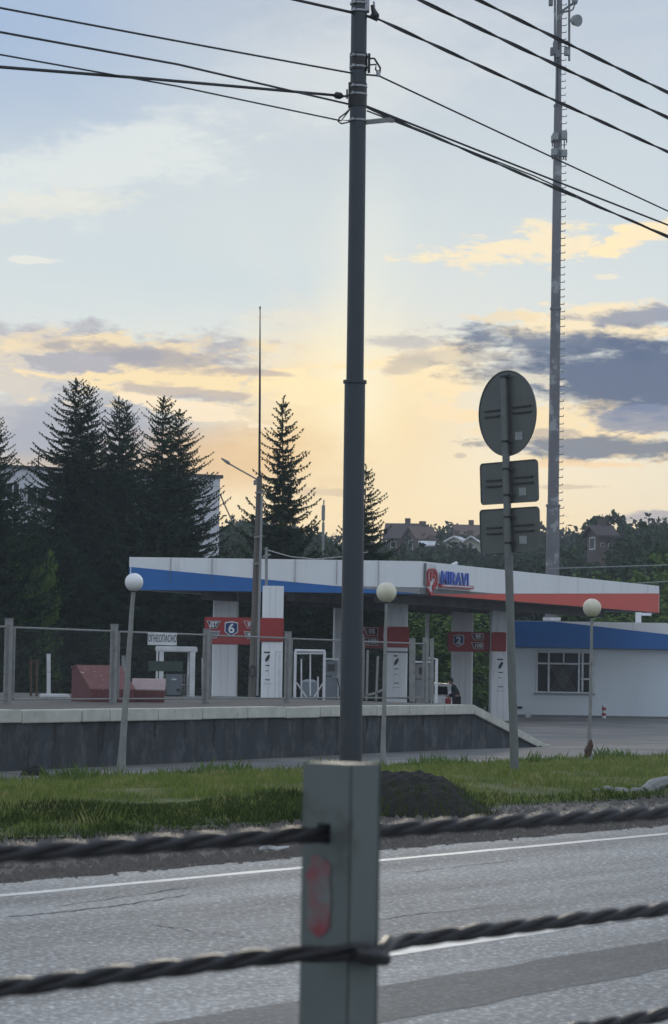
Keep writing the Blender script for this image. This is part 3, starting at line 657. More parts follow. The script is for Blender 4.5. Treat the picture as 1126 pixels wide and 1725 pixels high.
def column(px, w, Y, y0=None, ztop=ZB, zbot=-.62, d=None, parent=cp, name='column', m=None):
    x = FX(px, Y)-.0; r = ray(px, 1080); x = r.x/r.y*Y
    mb = MB(); mb.prism(colprof(w, d or w), (x, Y+w/2, zbot), (x, Y+w/2, ztop+.05)); return build(name, mb, m or MT['white'], parent), x
column(379, .95, 95); column(568, .34, 104); column(780, .90, 107); column(720, .16, 110)
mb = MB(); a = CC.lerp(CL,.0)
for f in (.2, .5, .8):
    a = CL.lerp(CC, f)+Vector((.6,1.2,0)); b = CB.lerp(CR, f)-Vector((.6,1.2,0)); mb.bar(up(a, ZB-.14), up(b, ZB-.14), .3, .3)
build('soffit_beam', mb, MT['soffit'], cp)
# company logo on the right face
CD = (CR-CC).normalized(); CN = Vector((CD.y, -CD.x, 0))
def onface(px, py, push=.05):
    r = ray(px, py); o = Vector((0,0,CAMZ)); k = (CC+CN*push-o).dot(CN)/r.dot(CN); return o+r*k
emb = onface(729, 974.5, .06); hz = .46
mb = MB()
def outline(pts, w, c, z0=.0, dep=.05):
    n = len(pts)
    for i in range(n-1):
        a, b = pts[i], pts[i+1]; mb.bar(c+CD*a[0]+Vector((0,0,a[1])), c+CD*b[0]+Vector((0,0,b[1])), w, dep, up=CN)
W_ = .64
outline([(-.62*W_,-.42*hz*1.5),(-.62*W_,.3*hz*1.5),(-.45*W_,.52*hz*1.3),(.1,.56*hz*1.3),(.42*W_,.48*hz*1.3),(.56*W_,.25*hz*1.3),(.56*W_,-.1)], .085, emb)
outline([(-.22*W_,-.1),(-.22*W_,.22),(0,.08),(.2*W_,.22),(.2*W_,-.02)], .08, emb)
outline([(-.7*W_,-.30),(-.42*W_,-.12),(-.42*W_,-.3)], .08, emb); outline([(.62*W_,.02),(.1*W_,-.28),(.1*W_,-.42),(.56*W_,-.2),(.56*W_,-.05)], .08, emb)
outline([(-.62*W_,-.40),(-.1*W_,-.62),(.1*W_,-.5)], .085, emb)
build('logo_emblem', mb, MT['letterred'], cp)
mb = MB(); c = emb-CN*.03; mb.add([c+CD*x+Vector((0,0,z)) for x, z in ((-.5,-.3),(-.5,.36),(-.27,.52),(.27,.5),(.45,.34),(.45,-.2),(0,-.54))], [(0,1,2,3,4,5,6)])
build('logo_backing', mb, MT['paint'], cp)
lt = onface(767, 977, .12); build('logo_lettering', text_mb('MIRAVI', .74, lt, CD, (0,0,1), .05, .012, 1.04), MT['letterblue'], cp)
a, b = onface(741, 986.5, .08), onface(796, 990, .08)
mb = MB(); mb.bar(a, b, .13, .12, up=CN); build('logo_underline', mb, MT['letterred'], cp)
mb = MB(); mb.bar(a+CN*.07+CD*.15+Vector((0,0,.01)), b+CN*.07-CD*.1+Vector((0,0,.01)), .05, .01, up=CN); build('logo_strip', mb, MT['paint'], cp)
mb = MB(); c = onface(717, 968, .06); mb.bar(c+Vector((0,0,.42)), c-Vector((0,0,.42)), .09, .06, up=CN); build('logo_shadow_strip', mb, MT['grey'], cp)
mb = MB(); mb.tube([P(761,953,98), P(769,949,98.4)], .08, 8); tag(build('floodlight', mb, MT['paint']), 'small white tubular floodlight on the canopy roof above the logo', 'floodlight')

# ------------------------------------------------------------------ numbered pump pylons
def plate(parent, px, py, w, h, Y, kind, txt=None, m=None, fg=None, ts=None):
    c = P(px, py, Y); mb = MB(); x, z = w/2, h/2
    shp = {'trap': [(-x,z),(x,z),(x-.28*w,-z),(-x+.28*w,-z)], 'shield': [(-x,z*.85),(0,z),(x,z*.85),(x,-z*.45),(0,-z),(-x,-z*.45)], 'rect': [(-x,z),(x,z),(x,-z),(-x,-z)], 'cut': [(-x*1.4,z),(x,z),(x,-z),(-x+.1*w,-z)]}[kind]
    def pl(k, yo, mm, nm):
        q = [(a*k, b*k) for a, b in shp]; b_ = MB(); b_.prism([Vector((a,0,b)) for a, b in q], c+Vector((0,yo,0)), c+Vector((0,yo+.012,0))); return build(nm, b_, mm, parent)
    pl(1, -.012, MT['paint'], 'plate_edge'); pl(.86, -.026, m, 'plate')
    if txt: build('numeral', text_mb(txt, ts or h*.9, c+Vector((0,-.034,0)), (1,0,0), (0,0,1), .01, .012), fg or MT['paint'], parent)
def pump_marks(parent, px, y0, Y, k=1.0):
    mb = MB(); sc = Y/4200
    mb.box(P(px, y0, Y), (10*sc*k,.01,2.4*sc)); 
    c = P(px+1, y0+10, Y); n = 12; mb.poly([c+Vector((math.cos(a)*3.0*sc+math.sin(a)*2.6*sc, -.008, math.sin(a)*6.2*sc)) for a in [2*math.pi*i/n for i in range(n)]])
    mb.box(P(px+1, y0+22, Y), (7*sc,.01,1.6*sc)); build('pump_marking', mb, MT['black'], parent)
    for (a_, b_, w_, h_) in ((0,31,5,1.6),(1,46,8,2.2),(1,53,14,.6)): mb = MB(); mb.box(P(px+a_, y0+b_, Y), (w_*sc,.01,h_*sc)); build('pump_label', mb, MT['galvd'], parent)
Yb = 88.0
t = thing('pump_pylon', 'white pylon with a red band and blue number 6 sign at the left pump', 'pylon', (r6 := P(457,1180,Yb)).xyz*1)
t.location.z = -.5
mb = MB(); mb.prism(colprof(.74,.7), (r6.x, Yb+.36, -.6), (r6.x, Yb+.36, 4.28)); build('column', mb, MT['white'], t)
def band(parent, px0, px1, py0, py1, Y, d, m=MT['red'], nm='red_band'):
    a, b = P(px0, py1, Y), P(px1, py0, Y); z0 = (a.z+P(px1,py1,Y).z)/2; z1 = (b.z+P(px0,py0,Y).z)/2
    mb = MB(); mb.box(((a.x+b.x)/2, Y+d/2, (z0+z1)/2), (b.x-a.x, d, z1-z0)); return build(nm, mb, m, parent, bevel=.03)
band(t, 437, 478, 1041, 1081, Yb-.06, .86)
band(t, 344, 436.7, 1040, 1086, Yb+1.2, .4, MT['red'], 'sign_beam')
Yp = Yb+1.18
plate(t, 360, 1052.5, .50, .27, Yp, 'trap', 'ДТ', MT['black'], ts=.20); plate(t, 360, 1069, .48, .26, Yp, 'trap', None, MT['grey'])
plate(t, 390, 1059.5, .48, .54, Yp, 'shield', '6', MT['navy'], ts=.46)
plate(t, 422, 1052.5, .50, .27, Yp, 'trap', '92', MT['red'], ts=.20); plate(t, 422, 1070, .48, .26, Yp, 'trap', '95', MT['grey'], ts=.18)
pump_marks(t, 450, 1099, Yb-.005)
mb = MB(); sc = Yb/4200; mb.bar(P(449,986,Yb+.5), P(449,922,Yb+.5), .1); mb.bar(P(443,938,Yb+.5), P(456,934,Yb+.5), .07); build('conduit', mb, MT['galvd'], t)
mb = MB(); mb.bar(P(471,1180,Yb-1), P(471,1098,Yb-1), .09); mb.bar(P(464,1098,Yb-1), P(476,1098,Yb-1), .06); mb.bar(P(465,1180,Yb-1), P(465,1100,Yb-1), .04); 
tag(build('pipe_guard', mb, MT['whited']), 'thin white pipe guard in front of the pylon numbered 6', 'pipe')
Yd = 98
t = thing('pump_pylon', 'white pylon with a red band beside the second globe lamp, no number visible', 'pylon', P(669,1180,Yd)); t.location.z = -.55; x = P(669,1100,Yd).x
mb = MB(); mb.prism(colprof(.84,.8), (x, Yd+.4, -.6), (x, Yd+.4, ZB+.03)); build('column', mb, MT['white'], t)
band(t, 650.5, 690.5, 1056, 1091, Yd-.06, .95); band(t, 578, 650, 1055, 1092, Yd+1.0, .4, MT['red'], 'sign_beam')
plate(t, 627, 1064, .50, .32, Yd+.98, 'cut', '95', MT['maroon'], ts=.26); plate(t, 627, 1081, .50, .30, Yd+.98, 'cut', '100', MT['maroon'], ts=.24)
for y_, h_ in ((1098.5,.05),(1176,.04)): mb = MB(); mb.box(P(669,y_,Yd-.005), (.86,.02,h_)); build('dark_trim', mb, MT['black'], t)
pump_marks(t, 667, 1118-22+9, Yd-.005, .6)
Yf = 104
t = thing('pump_pylon', 'white pylon with a dark red beam and blue number 2 sign by the kiosk', 'pylon', P(845,1210,Yf)); t.location.z = -.6; x = P(844.5,1100,Yf).x
mb = MB(); mb.prism(colprof(.88,.8), (x, Yf+.4, -.64), (x, Yf+.4, ZB+.03)); build('column', mb, MT['white'], t)
band(t, 828, 853.5, 1065, 1097.5, Yf-.06, .95); band(t, 755, 827.6, 1064.5, 1098, Yf+.4, .4, MT['red'], 'sign_beam')
plate(t, 773, 1079.5, .46, .52, Yf+.38, 'shield', '2', MT['navy'], ts=.42)
plate(t, 806, 1073, .44, .28, Yf+.38, 'cut', '95', MT['maroon'], ts=.24); plate(t, 806, 1088, .44, .28, Yf+.38, 'cut', '100', MT['maroon'], ts=.22)
pump_marks(t, 843, 1111, Yf-.005)

# pipe frames, dispensers
t = thing('tank_guard', 'white welded pipe frame standing round a grey tank left of the big pole', 'frame', (q0 := P(522,1185,80)).xyz*1); t.location.z = -.5
for px in (498, 547): mb = MB(); a = P(px,1100,80); mb.tube([(a.x,80,-.5),(a.x,80,a.z+.06)], .045, 8); build('leg', mb, MT['whited'], t)
mb = MB(); mb.tube([P(497,1096,80),P(548,1097,80)], .045, 8); mb.tube([P(499,1101,80),P(547,1101,80)], .03, 8); build('top_rail', mb, MT['whited'], t)
mb = MB()
for a, b in (((523,1102),(523,1172)),((500,1150),(516,1174)),((545,1150),(530,1174)),((500,1176),(547,1176)),((508,1110),(508,1176)),((536,1140),(536,1176))): mb.tube([P(*a,80.1),P(*b,80.1)], .024, 6)
build('brace', mb, MT['whited'], t)
mb = MB(); a = P(521,1160,82); mb.tube([(a.x,82.3,-.55),(a.x,82.3,.0),(a.x,82.3,a.z+.22),(a.x,82.3,a.z+.30)], [.24,.28,.28,.12], 16); tag(build('round_tank', mb, MT['pump'], smooth=True), 'round grey tank standing inside the white pipe frame', 'tank')
def dispenser(px0, px1, py0, Y, label, m, zb=-.55):
    c = P((px0+px1)/2, py0, Y); w = (px1-px0)/4200*Y; t = thing('fuel_dispenser', label, 'fuel pump', (c.x, Y, zb)); H = c.z-zb
    mb = MB(); mb.box((c.x, Y+.3, zb+H*.36), (w, .55, H*.72)); build('cabinet', mb, m, t, bevel=.03)
    mb = MB(); mb.box((c.x, Y+.3, zb+H*.86), (w*.96, .4, H*.26)); build('head', mb, m, t, bevel=.03)
    mb = MB(); mb.box((c.x, Y+.095, zb+H*.87), (w*.6, .02, H*.12)); build('display', mb, MT['black'], t)
    mb = MB(); mb.box((c.x, Y+.3, c.z+.04), (w*1.2, .6, .06)); build('cap', mb, MT['paint'], t)
    for s_ in (-1, 1):
        mb = MB(); x = c.x+s_*w*.5; mb.tube([(x, Y+.02, zb+H*.7),(x+s_*.1, Y, zb+H*.5),(x+s_*.08, Y, zb+H*.2),(x-s_*.02, Y, zb+H*.15),(x, Y+.02, zb+H*.4)], .02, 6); build('hose', mb, MT['black'], t)
    mb = MB(); mb.box((c.x, Y+.2, zb+.05), (w*1.8, 1.4, .1)); build('plinth', mb, MT['grey'], t)
dispenser(701, 726, 1117, 92, 'dark grey fuel dispenser standing between the two fence end posts', MT['grey'])
dispenser(548, 569, 1112, 94, 'grey fuel dispenser half hidden behind the big dark pole', MT['pump'])
mb = MB(); a = P(736,1110,84); mb.tube([(a.x,84,-.5),(a.x,84,a.z),(a.x-.25,84,a.z+.0)], .05, 8); tag(build('white_guard_pipe', mb, MT['whited'], smooth=True), 'bent white guard pipe left of the person by the white car', 'pipe')
mb = MB(); mb.tube([P(616,1172,63),P(634,1168,63),P(650,1160,63)], .03, 6); mb.tube([P(616,1176,63),P(650,1176,63)], .025, 6); mb.tube([P(637,1105,63),P(634,1180,63)], .03, 6); mb.tube([P(620,1095,63),P(618,1180,63)], .03, 6)
tag(build('bent_pipe_railing', mb, MT['galvd']), 'bent grey pipe railing between the big pole and the second globe lamp', 'railing')

# ================================================================== KIOSK
KY = 115.0
def KP(px, py, Y=KY): return P(px, py, Y)
kx0, kx1 = P(868,1150,KY).x, P(1300,1150,KY).x; kz0 = -.62; kz1 = P(1000,1093,KY).z
kt = thing('station_kiosk', 'pale grey station kiosk with a blue and white fascia at the right', 'kiosk', ((kx0+kx1)/2, KY+4, kz0))
mb = MB()
wx0, wx1 = P(903,1130,KY).x, P(1001,1130,KY).x; wz0, wz1 = P(950,1167,KY).z, P(950,1097,KY).z
for (x0, x1, z0, z1) in ((kx0, wx0, kz0, kz1), (wx1, kx1, kz0, kz1), (wx0, wx1, kz0, wz0), (wx0, wx1, wz1, kz1)):
    mb.add([(x0,KY,z0),(x1,KY,z0),(x1,KY,z1),(x0,KY,z1)], [(0,1,2,3)])
mb.add([(kx0,KY,kz0),(kx0,KY+8,kz0),(kx0,KY+8,kz1),(kx0,KY,kz1),(kx1,KY,kz0),(kx1,KY+8,kz0),(kx1,KY+8,kz1),(kx1,KY,kz1)], [(0,3,2,1),(4,5,6,7),(1,2,6,5)])
mb.add([(wx0,KY,wz0),(wx0,KY+.15,wz0),(wx0,KY+.15,wz1),(wx0,KY,wz1),(wx1,KY,wz0),(wx1,KY+.15,wz0),(wx1,KY+.15,wz1),(wx1,KY,wz1)], [(0,1,2,3),(7,6,5,4),(0,4,5,1),(3,2,6,7)])
build('wall', mb, MT['kioskw'], kt)
mb = MB()
for k in range(1, 14):
    x = kx0+(kx1-kx0)*k/14
    if wx0-.05 < x < wx1+.05: continue
    mb.box((x, KY-.003, (kz0+kz1)/2), (.012,.006,kz1-kz0))
build('panel_joint', mb, MT['kioskw'], kt)
mb = MB(); mb.box(((kx0+kx1)/2, KY-.04, kz0+.02), (kx1-kx0+.05,.1,.12)); build('plinth', mb, MT['soffit'], kt)
wd = MB(); pn = MB()
mb = MB(); mb.add([(wx0,KY+.12,wz0),(wx1,KY+.12,wz0),(wx1,KY+.12,wz1),(wx0,KY+.12,wz1)], [(0,1,2,3)])
win = thing_ = MB()
def hb(px0, px1, py): a, b = P(px0,py,KY+.05), P(px1,py,KY+.05); win.box(((a.x+b.x)/2, KY+.05, a.z), (b.x-a.x, .07, .075))
def vb(px, py0, py1, w=.085): a, b = P(px,py1,KY+.05), P(px,py0,KY+.05); win.box((a.x, KY+.049, (a.z+b.z)/2), (w, .075, b.z-a.z))
hb(903,1001,1098); hb(903,1001,1166); hb(904,975,1117.5); hb(979,1000,1118); hb(979,1000,1144); vb(904.5,1097,1167); vb(924.5,1097,1167); vb(950,1097,1117.5,.06); vb(975.5,1097,1167); vb(981.5,1097,1167); vb(999.5,1097,1167)
wo_ = build('window', win, MT['paint'], kt); build('pane', mb, MT['glass'], wo_)
mb = MB(); q = 0
for k in range(-8, 22):
    for sg in (1, -1):
        a = Vector((P(927,1165,KY).x+k*.12, KY+.02, P(927,1165,KY).z)); hgt = P(927,1120,KY).z-a.z; b = a+Vector((sg*hgt*.6, 0, hgt))
        if P(926,1150,KY).x < min(a.x,b.x) and max(a.x,b.x) < P(974,1150,KY).x: mb.bar(a, b, .016)
build('grille', mb, MT['galvd'], wo_)
mb = MB(); a, b = P(900,1168,KY), P(1003,1168,KY); mb.box(((a.x+b.x)/2, KY-.05, a.z), (b.x-a.x,.14,.06)); build('sill', mb, MT['galvd'], wo_)
# fascia of the kiosk
fy = KY-.5; zt = P(1050,1048.5,fy).z; zb = P(1050,1093,fy).z; fx0, fx1 = P(866,1070,fy).x, kx1+.3
zw0 = zt-.03; 
mb = MB(); mb.box(((fx0+fx1)/2, fy+4.2, (zt+zb)/2), (fx1-fx0, 8.36, zt-zb)); build('roof_slab', mb, MT['whited'], kt)
xm = P(935,1060,fy).x; ze = P(1300,1090,fy).z
mb = MB(); mb.prism([(fx0,0,zb),(fx1,0,zb),(fx1,0,ze),(xm,0,zt-.02),(fx0,0,zt-.02)], (0,fy-.02,0), (0,fy+.02,0)); build('blue_band', mb, MT['blue'], kt)
mb = MB(); mb.prism([(xm,0,zt-.016),(fx1,0,ze+.004),(fx1,0,zt)], (0,fy-.022,0), (0,fy+.02,0)); build('white_fascia', mb, MT['white'], kt)
mb = MB(); mb.box((P(1085,1040,KY).x, KY+2, P(1085,1040,KY).z), (.24,.3,.6)); mb.box((P(1096,1035,KY).x, KY+2, P(1085,1033,KY).z), (.6,.25,.12)); tag(build('roof_vent', mb, MT['white']), 'white metal vent standing on the kiosk roof at the right', 'vent')
mb = MB(); mb.box(P(930,1043,KY+2), (.8,.4,.14)); tag(build('roof_unit', mb, MT['paint']), 'small white flat box on the kiosk roof under the canopy', 'box')
mb = MB(); c = P(890,1206,112); mb.box((c.x,112,-.5), (.22,.25,.28)); tag(build('white_bucket', mb, MT['whited'], bevel=.03), 'small white box on the ground by the kiosk wall', 'box')
mb = MB(); c = P(876,1192,KY-.06); mb.box((c.x,KY-.05,c.z), (.24,.1,.1)); build('wall_vent', mb, MT['black'], kt)
c = P(1018,1205,113); t = thing('striped_bollard', 'small red and white striped bollard by the kiosk wall', 'bollard', (c.x,113,-.62))
mb = MB(); mb.tube([(c.x,113,-.62),(c.x,113,-.05)], .09, 10); mb.tube([(c.x,113,-.05),(c.x,113,.02)],[.09,.03],10); build('shaft', mb, MT['paint'], t)
mb = MB()
for z in (-.45,-.2): mb.tube([(c.x,113,z-.06),(c.x,113,z+.06)], .094, 10)
build('red_ring', mb, MT['red'], t)
# ================================================================== BIG POLE AND WIRES
YP = 28.0
def onpole(py): return 591+(605.5-591)*(1290-py)/1290.0
pt, pm, pb = P(onpole(-330),-330,YP), P(onpole(643),643,YP), P(onpole(1340),1340,YP); pb.z = -.3
pole = thing('utility_pole', 'tall dark stepped steel pole rising behind the barrier post in the middle', 'pole', pb)
k = YP/4200
mb = MB(); mb.tube([pb, pm], [19.0*k, 17.6*k], 28); build('lower_shaft', mb, MT['poledark'], pole, smooth=True)
mb = MB(); mb.tube([pm, pt], [14.8*k, 12.8*k], 28); build('upper_shaft', mb, MT['poledark'], pole, smooth=True)
mb = MB(); mb.tube([pm-Vector((0,0,.02)), pm+Vector((0,0,.015))], 20*k, 28); build('collar', mb, MT['poledark'], pole)
def pc(py): return P(onpole(py), py, YP)
for y0, y1, w in ((90,118,15.2),(140,180,15.0)):
    mb = MB(); mb.tube([pc(y1), pc(y0)], w*k, 24); build('wrap', mb, MT['black'], pole, smooth=True)
for y in (6,19,95,113,146,159,203):
    mb = MB(); mb.tube([pc(y+1.4), pc(y-1.4)], 15.7*k, 24); mb.box(pc(y)+Vector((-.06,-.1,0)), (.03,.03,.03)); build('steel_band', mb, MT['steel'], pole)
def Q(px, py, dy=0): return P(px, py, YP+dy)
mb = MB(); mb.box(Q(622,106), (.03,.12,.2)); mb.tube([Q(622,98),Q(631,98),Q(641,114),Q(640,122)], .012, 6); mb.tube([Q(622,109),Q(634,108),Q(633,116),Q(637,122)], .01, 6); build('hook_bracket', mb, MT['black'], pole)
mb = MB(); mb.tube([Q(637,118),Q(638,128)], [.02,.026], 10); build('insulator', mb, MT['steel'], pole)
mb = MB(); mb.box(Q(619,9), (.05,.12,.14)); mb.tube([Q(630,2),Q(631,10),Q(628,14)], .012, 6); build('top_bracket', mb, MT['steel'], pole)
mb = MB(); mb.tube([Q(627,8),Q(630,18),Q(633,26),Q(636,30)], [.018,.03,.045,.03], 10); mb.tube([Q(624,26),Q(637,32)], .03, 8); build('clamp', mb, MT['black'], pole)
mb = MB(); mb.tube([Q(562,161),Q(566,160),Q(574,161),Q(580,162)], [.012,.04,.04,.01], 12); mb.tube([Q(580,162),Q(590,160)], .014, 6); mb.tube([Q(585,150),Q(585,166)], .01, 6); mb.box(Q(590,160), (.04,.1,.28)); build('tension_clamp', mb, MT['black'], pole)
mb = MB(); mb.bar(Q(612,206), Q(660,201), .035, .05); mb.box(Q(660,203), (.06,.05,.035)); build('side_arm', mb, MT['galvd'], pole)
mb = MB(); mb.tube([Q(590,183),Q(583,190),Q(572,198),Q(570,204),Q(575,208),Q(590,205),Q(592,190)], .009, 6); mb.tube([Q(588,186),Q(576,202),Q(590,203)], .008, 6); build('wire_loop', mb, MT['wire'], pole)

def wire(pts, r, label, n=16, sag=0.0, twist=False, name='power_line', m='wire', grp='overhead lines'):
    q = [P(*p) for p in pts]; out = []
    for i in range(len(q)-1):
        a, b = q[i], q[i+1]; sg = sag if i < 99 else 0
        for j in range(n): f = j/n; v = a.lerp(b, f); v.z -= 4*sag*f*(1-f)*(a-b).length/10; out.append(v)
    out.append(q[-1]); mb = MB()
    if twist:
        for ph in (0, math.pi):
            tt = []
            for i in range(len(out)-1):
                a, b = out[i], out[i+1]
                for j in range(6):
                    v = a.lerp(b, j/6); an = ((v-out[0]).length)/.9*math.pi+ph
                    tt.append(v+Vector((0, math.cos(an)*r*.7, math.sin(an)*r*.7)))
            mb.tube(tt, r*.75, 6)
    else: mb.tube(out, r, 6)
    return tag(build(name, mb, MT[m], smooth=True), label, 'cable', grp)
# left side of the pole (nearer), right side (farther)
wire([(-30,7,23.3),(595,123,28)], .011, 'topmost thin wire running left from the pole to the frame edge', sag=.006)
wire([(-30,48,23.3),(300,108,25.4),(592,176,28)], .012, 'second wire down on the left of the pole, crossing the thick clamped cable', sag=.002)
wire([(-30,86,23.3),(300,145,25.4),(575,203,28)], .009, 'lowest thin wire on the left, ending in a loose loop on the pole', sag=.003)
wire([(-30,110,23.3),(250,132,25.1),(564,160,28)], .016, 'thick cable on the left of the pole ending in the black tension clamp', sag=.0)
wire([(440,-14,26.8),(600,22,28),(636,31,28)], .017, 'wire crossing the top of the pole from the upper left to its clamp', sag=.0)
wire([(636,31,28),(1160,271,33.8)], .017, 'thick line running right and down from the clamp at the top of the pole', sag=.006, twist=True)
wire([(612,125,28),(638,127,28),(1160,371,33.8)], .011, 'wire running right from the hanging hook insulator', sag=.005)
wire([(612,176,28),(1160,392,33.8)], .013, 'upper cable of the bundle running right from below the black wrap', sag=.006)
wire([(612,178,28),(1160,412,33.8)], .014, 'lower cable of the bundle running right from below the black wrap', sag=.006, twist=True)
wire([(618,186,28),(662,203,28),(900,296,31.2),(1160,416,33.8)], .009, 'thin wire running right from the tip of the side arm', sag=.003)
wire([(608,-48,28),(1160,214,33.8)], .019, 'second highest twisted line crossing the mast at the upper right', sag=.004, twist=True)
wire([(608,-98,28),(1160,172,33.8)], .019, 'highest twisted line in the upper right corner', sag=.004, twist=True)

# ================================================================== GLOBE LAMPS
def lamp(px0, py0, px1, py1, dia, Y, m, label, w0, w1, mp, rough=False):
    a = P(px0, py0, Y); b = P(px1, py1, Y); k = Y/4200; zg = ground_z(a.x, Y); base = Vector((a.x, Y, zg-.03))
    t = thing('globe_lamp', label, 'lamp', base, 'globe lamps on thin posts')
    g_ = b; top = b-(b-a).normalized()*dia*.5*k
    n = 10; pts = [base.lerp(top, i/n) for i in range(n+1)]; rr = [(w0+(w1-w0)*i/n)*k/2 for i in range(n+1)]
    if rough: pts = [p+Vector((random.uniform(-1,1)*.006,0,0)) for p in pts[:-1]]+[top]; rr[0] *= 1.6; rr[1] *= 1.15
    mb = MB(); mb.tube(pts, rr, 12); build('post', mb, mp, t, smooth=True)
    mb = MB(); mb.ball(g_, dia*.5*k, 32, 22); build('globe', mb, m, t, smooth=True)
    mb = MB(); mb.tube([top-Vector((0,0,1.5*k)), top+Vector((0,0,3.5*k))], [3.2*k, 6.6*k], 16); build('collar', mb, MT['black'], t); return t
lamp(203, 1322, 226, 981, 31, 36, MT['globe1'], 'leaning post with a white globe at the left, its foot in the grass', 13, 7, MT['galvd'], True)
lamp(645, 1282, 651.5, 998, 34, 42.5, MT['globe2'], 'thin post with a cream globe just right of the big dark pole', 8.5, 5, MT['galvd'], True)
l3 = lamp(993, 1274, 998, 1024, 31, 46, MT['globe2'], 'thin post with a cream globe in front of the kiosk window', 7, 4.5, MT['galvd'], True)
mb = MB(); a, b = P(993,1274,46), P(993.5,1243,46); mb.tube([a+Vector((0,0,-.05)), a.lerp(b,.3)+Vector((-.02,0,0)), a.lerp(b,.6)+Vector((.02,0,0)), b], [.05,.075,.06,.03], 9); build('foot_wrapping', mb, MT['rust'], l3)
mb = MB(); 
for k2 in range(16):
    p = P(204+random.uniform(-9,9), 1322, 36); mb.add([p+Vector((-.012,0,-.05)), p+Vector((.012,0,-.05)), p+Vector((random.uniform(-.05,.05),0,random.uniform(.12,.3)))], [(0,1,2)])
o = build('dry_grass_tuft', mb, MT['grass']); tag(o, 'tuft of tall dry grass round the foot of the left globe lamp', 'grass tuft', None, 'stuff')

# ================================================================== ROAD SIGN (seen from behind)
YS = 34.7; ks = YS/4200; base = P(868,1289,YS); base.z = ground_z(base.x, YS)-.05
sg = thing('road_sign', 'backs of one round and two rectangular road signs on a leaning grey post', 'road sign', base)
top = P(849.5,636,YS); mb = MB(); mb.tube([base, P(859,1000,YS), top], [7.4*ks,7.0*ks,6.0*ks], 18); build('post', mb, MT['signpost'], sg, smooth=True)
# plates turned away: 96/145 as wide as tall
ang = R(52.3); SX = Vector((math.cos(ang), -math.sin(ang)*-1, 0)); SX = Vector((math.cos(ang), -math.sin(ang), 0)); SN = Vector((SX.y, -SX.x, 0))
def tilt(v): return v
upv = (top-base).normalized()
def sp(c, a, b, d=0): return c+SX*a+upv*b+SN*d
BH = -6.5*ks-.02        # plates sit on the far side of the post
def signplate(c, shp, nm, th=.012, m=MT['signback']):
    mb = MB(); mb.prism([Vector((0,0,0))+(SX*a+upv*b) for a, b in shp], c+SN*BH, c+SN*(BH-th)); o = build(nm, mb, m, sg)
    mb = MB(); n = len(shp); q = [sp(c, a, b, BH+.006) for a, b in shp]; mb.tube(q+[q[0]], .007, 5); build('rim', mb, m, o); return o
cd = P(848.5,695.5,YS); rad = 72.5*ks
o = signplate(cd, [(rad*math.cos(2*math.pi*i/56), rad*math.sin(2*math.pi*i/56)) for i in range(56)], 'round_plate')
def rr(w, h, r=.05): 
    out = []
    for cx, cy, a0 in ((w/2-r,h/2-r,0),(-w/2+r,h/2-r,90),(-w/2+r,-h/2+r,180),(w/2-r,-h/2+r,270)):
        out += [(cx+r*math.cos(R(a0+a)), cy+r*math.sin(R(a0+a))) for a in (0,30,60,90)]
    return out
wid = 96*ks/.662
c2 = P(851.5,812,YS); o2 = signplate(c2, rr(wid, 70*ks), 'rectangular_plate'); c3 = P(852.5,893,YS); o3 = signplate(c3, rr(wid*1.03, 74*ks), 'rectangular_plate')
for c, par, off, br in ((cd,o,8,(28,-22)),(c2,o2,2,(22,-22)),(c3,o3,4,(22,-22))):
    for s_, (u0, u1) in ((0,(-.40,-.13)),(1,(.10,.42))):
        mb = MB()
        for dz in (4.5, -5.5): mb.bar(sp(c, wid*u0, (dz+off*.3+s_*2)*ks, BH+.016), sp(c, wid*u1, (dz+off*.3+s_*2)*ks, BH+.016), .014, .02)
        build('stiffener', mb, MT['black'], par)
    for b in br:
        mb = MB(); cc = base+upv*((c-base).dot(upv)+b*ks*(2.2 if c is cd else 1)); mb.tube([cc-upv*.014, cc+upv*.014], 7.6*ks, 14); mb.box(cc+SX*.09, (.04,.03,.03)); build('clamp', mb, MT['black'], sg)
    cc = base+upv*(c-base).dot(upv); hh = (66 if c is cd else 33)*ks; mb = MB(); mb.bar(sp(cc, .05, -hh, BH+.02), sp(cc, .05, hh, BH+.02), .05, .02); build('mounting_rail', mb, MT['black'], par)
    mb = MB(); c_ = sp(c, wid*(.19 if c is cd else .23), (-40 if c is cd else -17)*ks, BH+.004)
    mb.add([c_+SX*a*.075+upv*b*.055 for a, b in ((-1,-1),(1,-1),(1,1),(-1,1))], [(0,1,2,3)]); build('sticker', mb, MT['sticker'], par)

# ================================================================== TELECOM MAST
YM = 150.0; km = YM/4200
def onm(py): return 931+(943-931)*(970-py)/970.0
def mq(py, dx=0, dy=0): return P(onm(py)+dx, py, YM+dy)
mt = thing('telecom_mast', 'tall grey telecom mast with antennas and climbing pegs behind the canopy', 'mast', Vector((mq(1180).x, YM, -.6)))
b = mq(1180); b.z = -.6
secs = [(b, mq(852), 12.6, 11.0, 14), (mq(852), mq(520), 9.5, 8.4, 10), (mq(520), mq(178), 8.2, 6.9, 10), (mq(178), mq(-40), 5.2, 4.6, 10)]
for p0, p1, r0, r1, n in secs:
    mb = MB(); mb.tube([p0, p1], [r0*km, r1*km], n); build('shaft', mb, MT['mast'], mt)
for y, r0 in ((852,12.4),(520,9.6),(178,7.8)):
    mb = MB(); mb.tube([mq(y+2), mq(y-2)], r0*km, 14); build('flange', mb, MT['mast'], mt)
y = 8; i = 0
while y < 900:
    w = 11.5 if y > 852 else (9 if y > 520 else (8 if y > 178 else 5.5))
    mb = MB(); a, c = mq(y, w-1.5), mq(y-.5, w+6.5); mb.tube([a, c, c+Vector((.0,0,.10))], .03, 5); build('climbing_peg', mb, MT['galv'], mt)
    y += 11.6+ (y/900)*1.5; i += 1
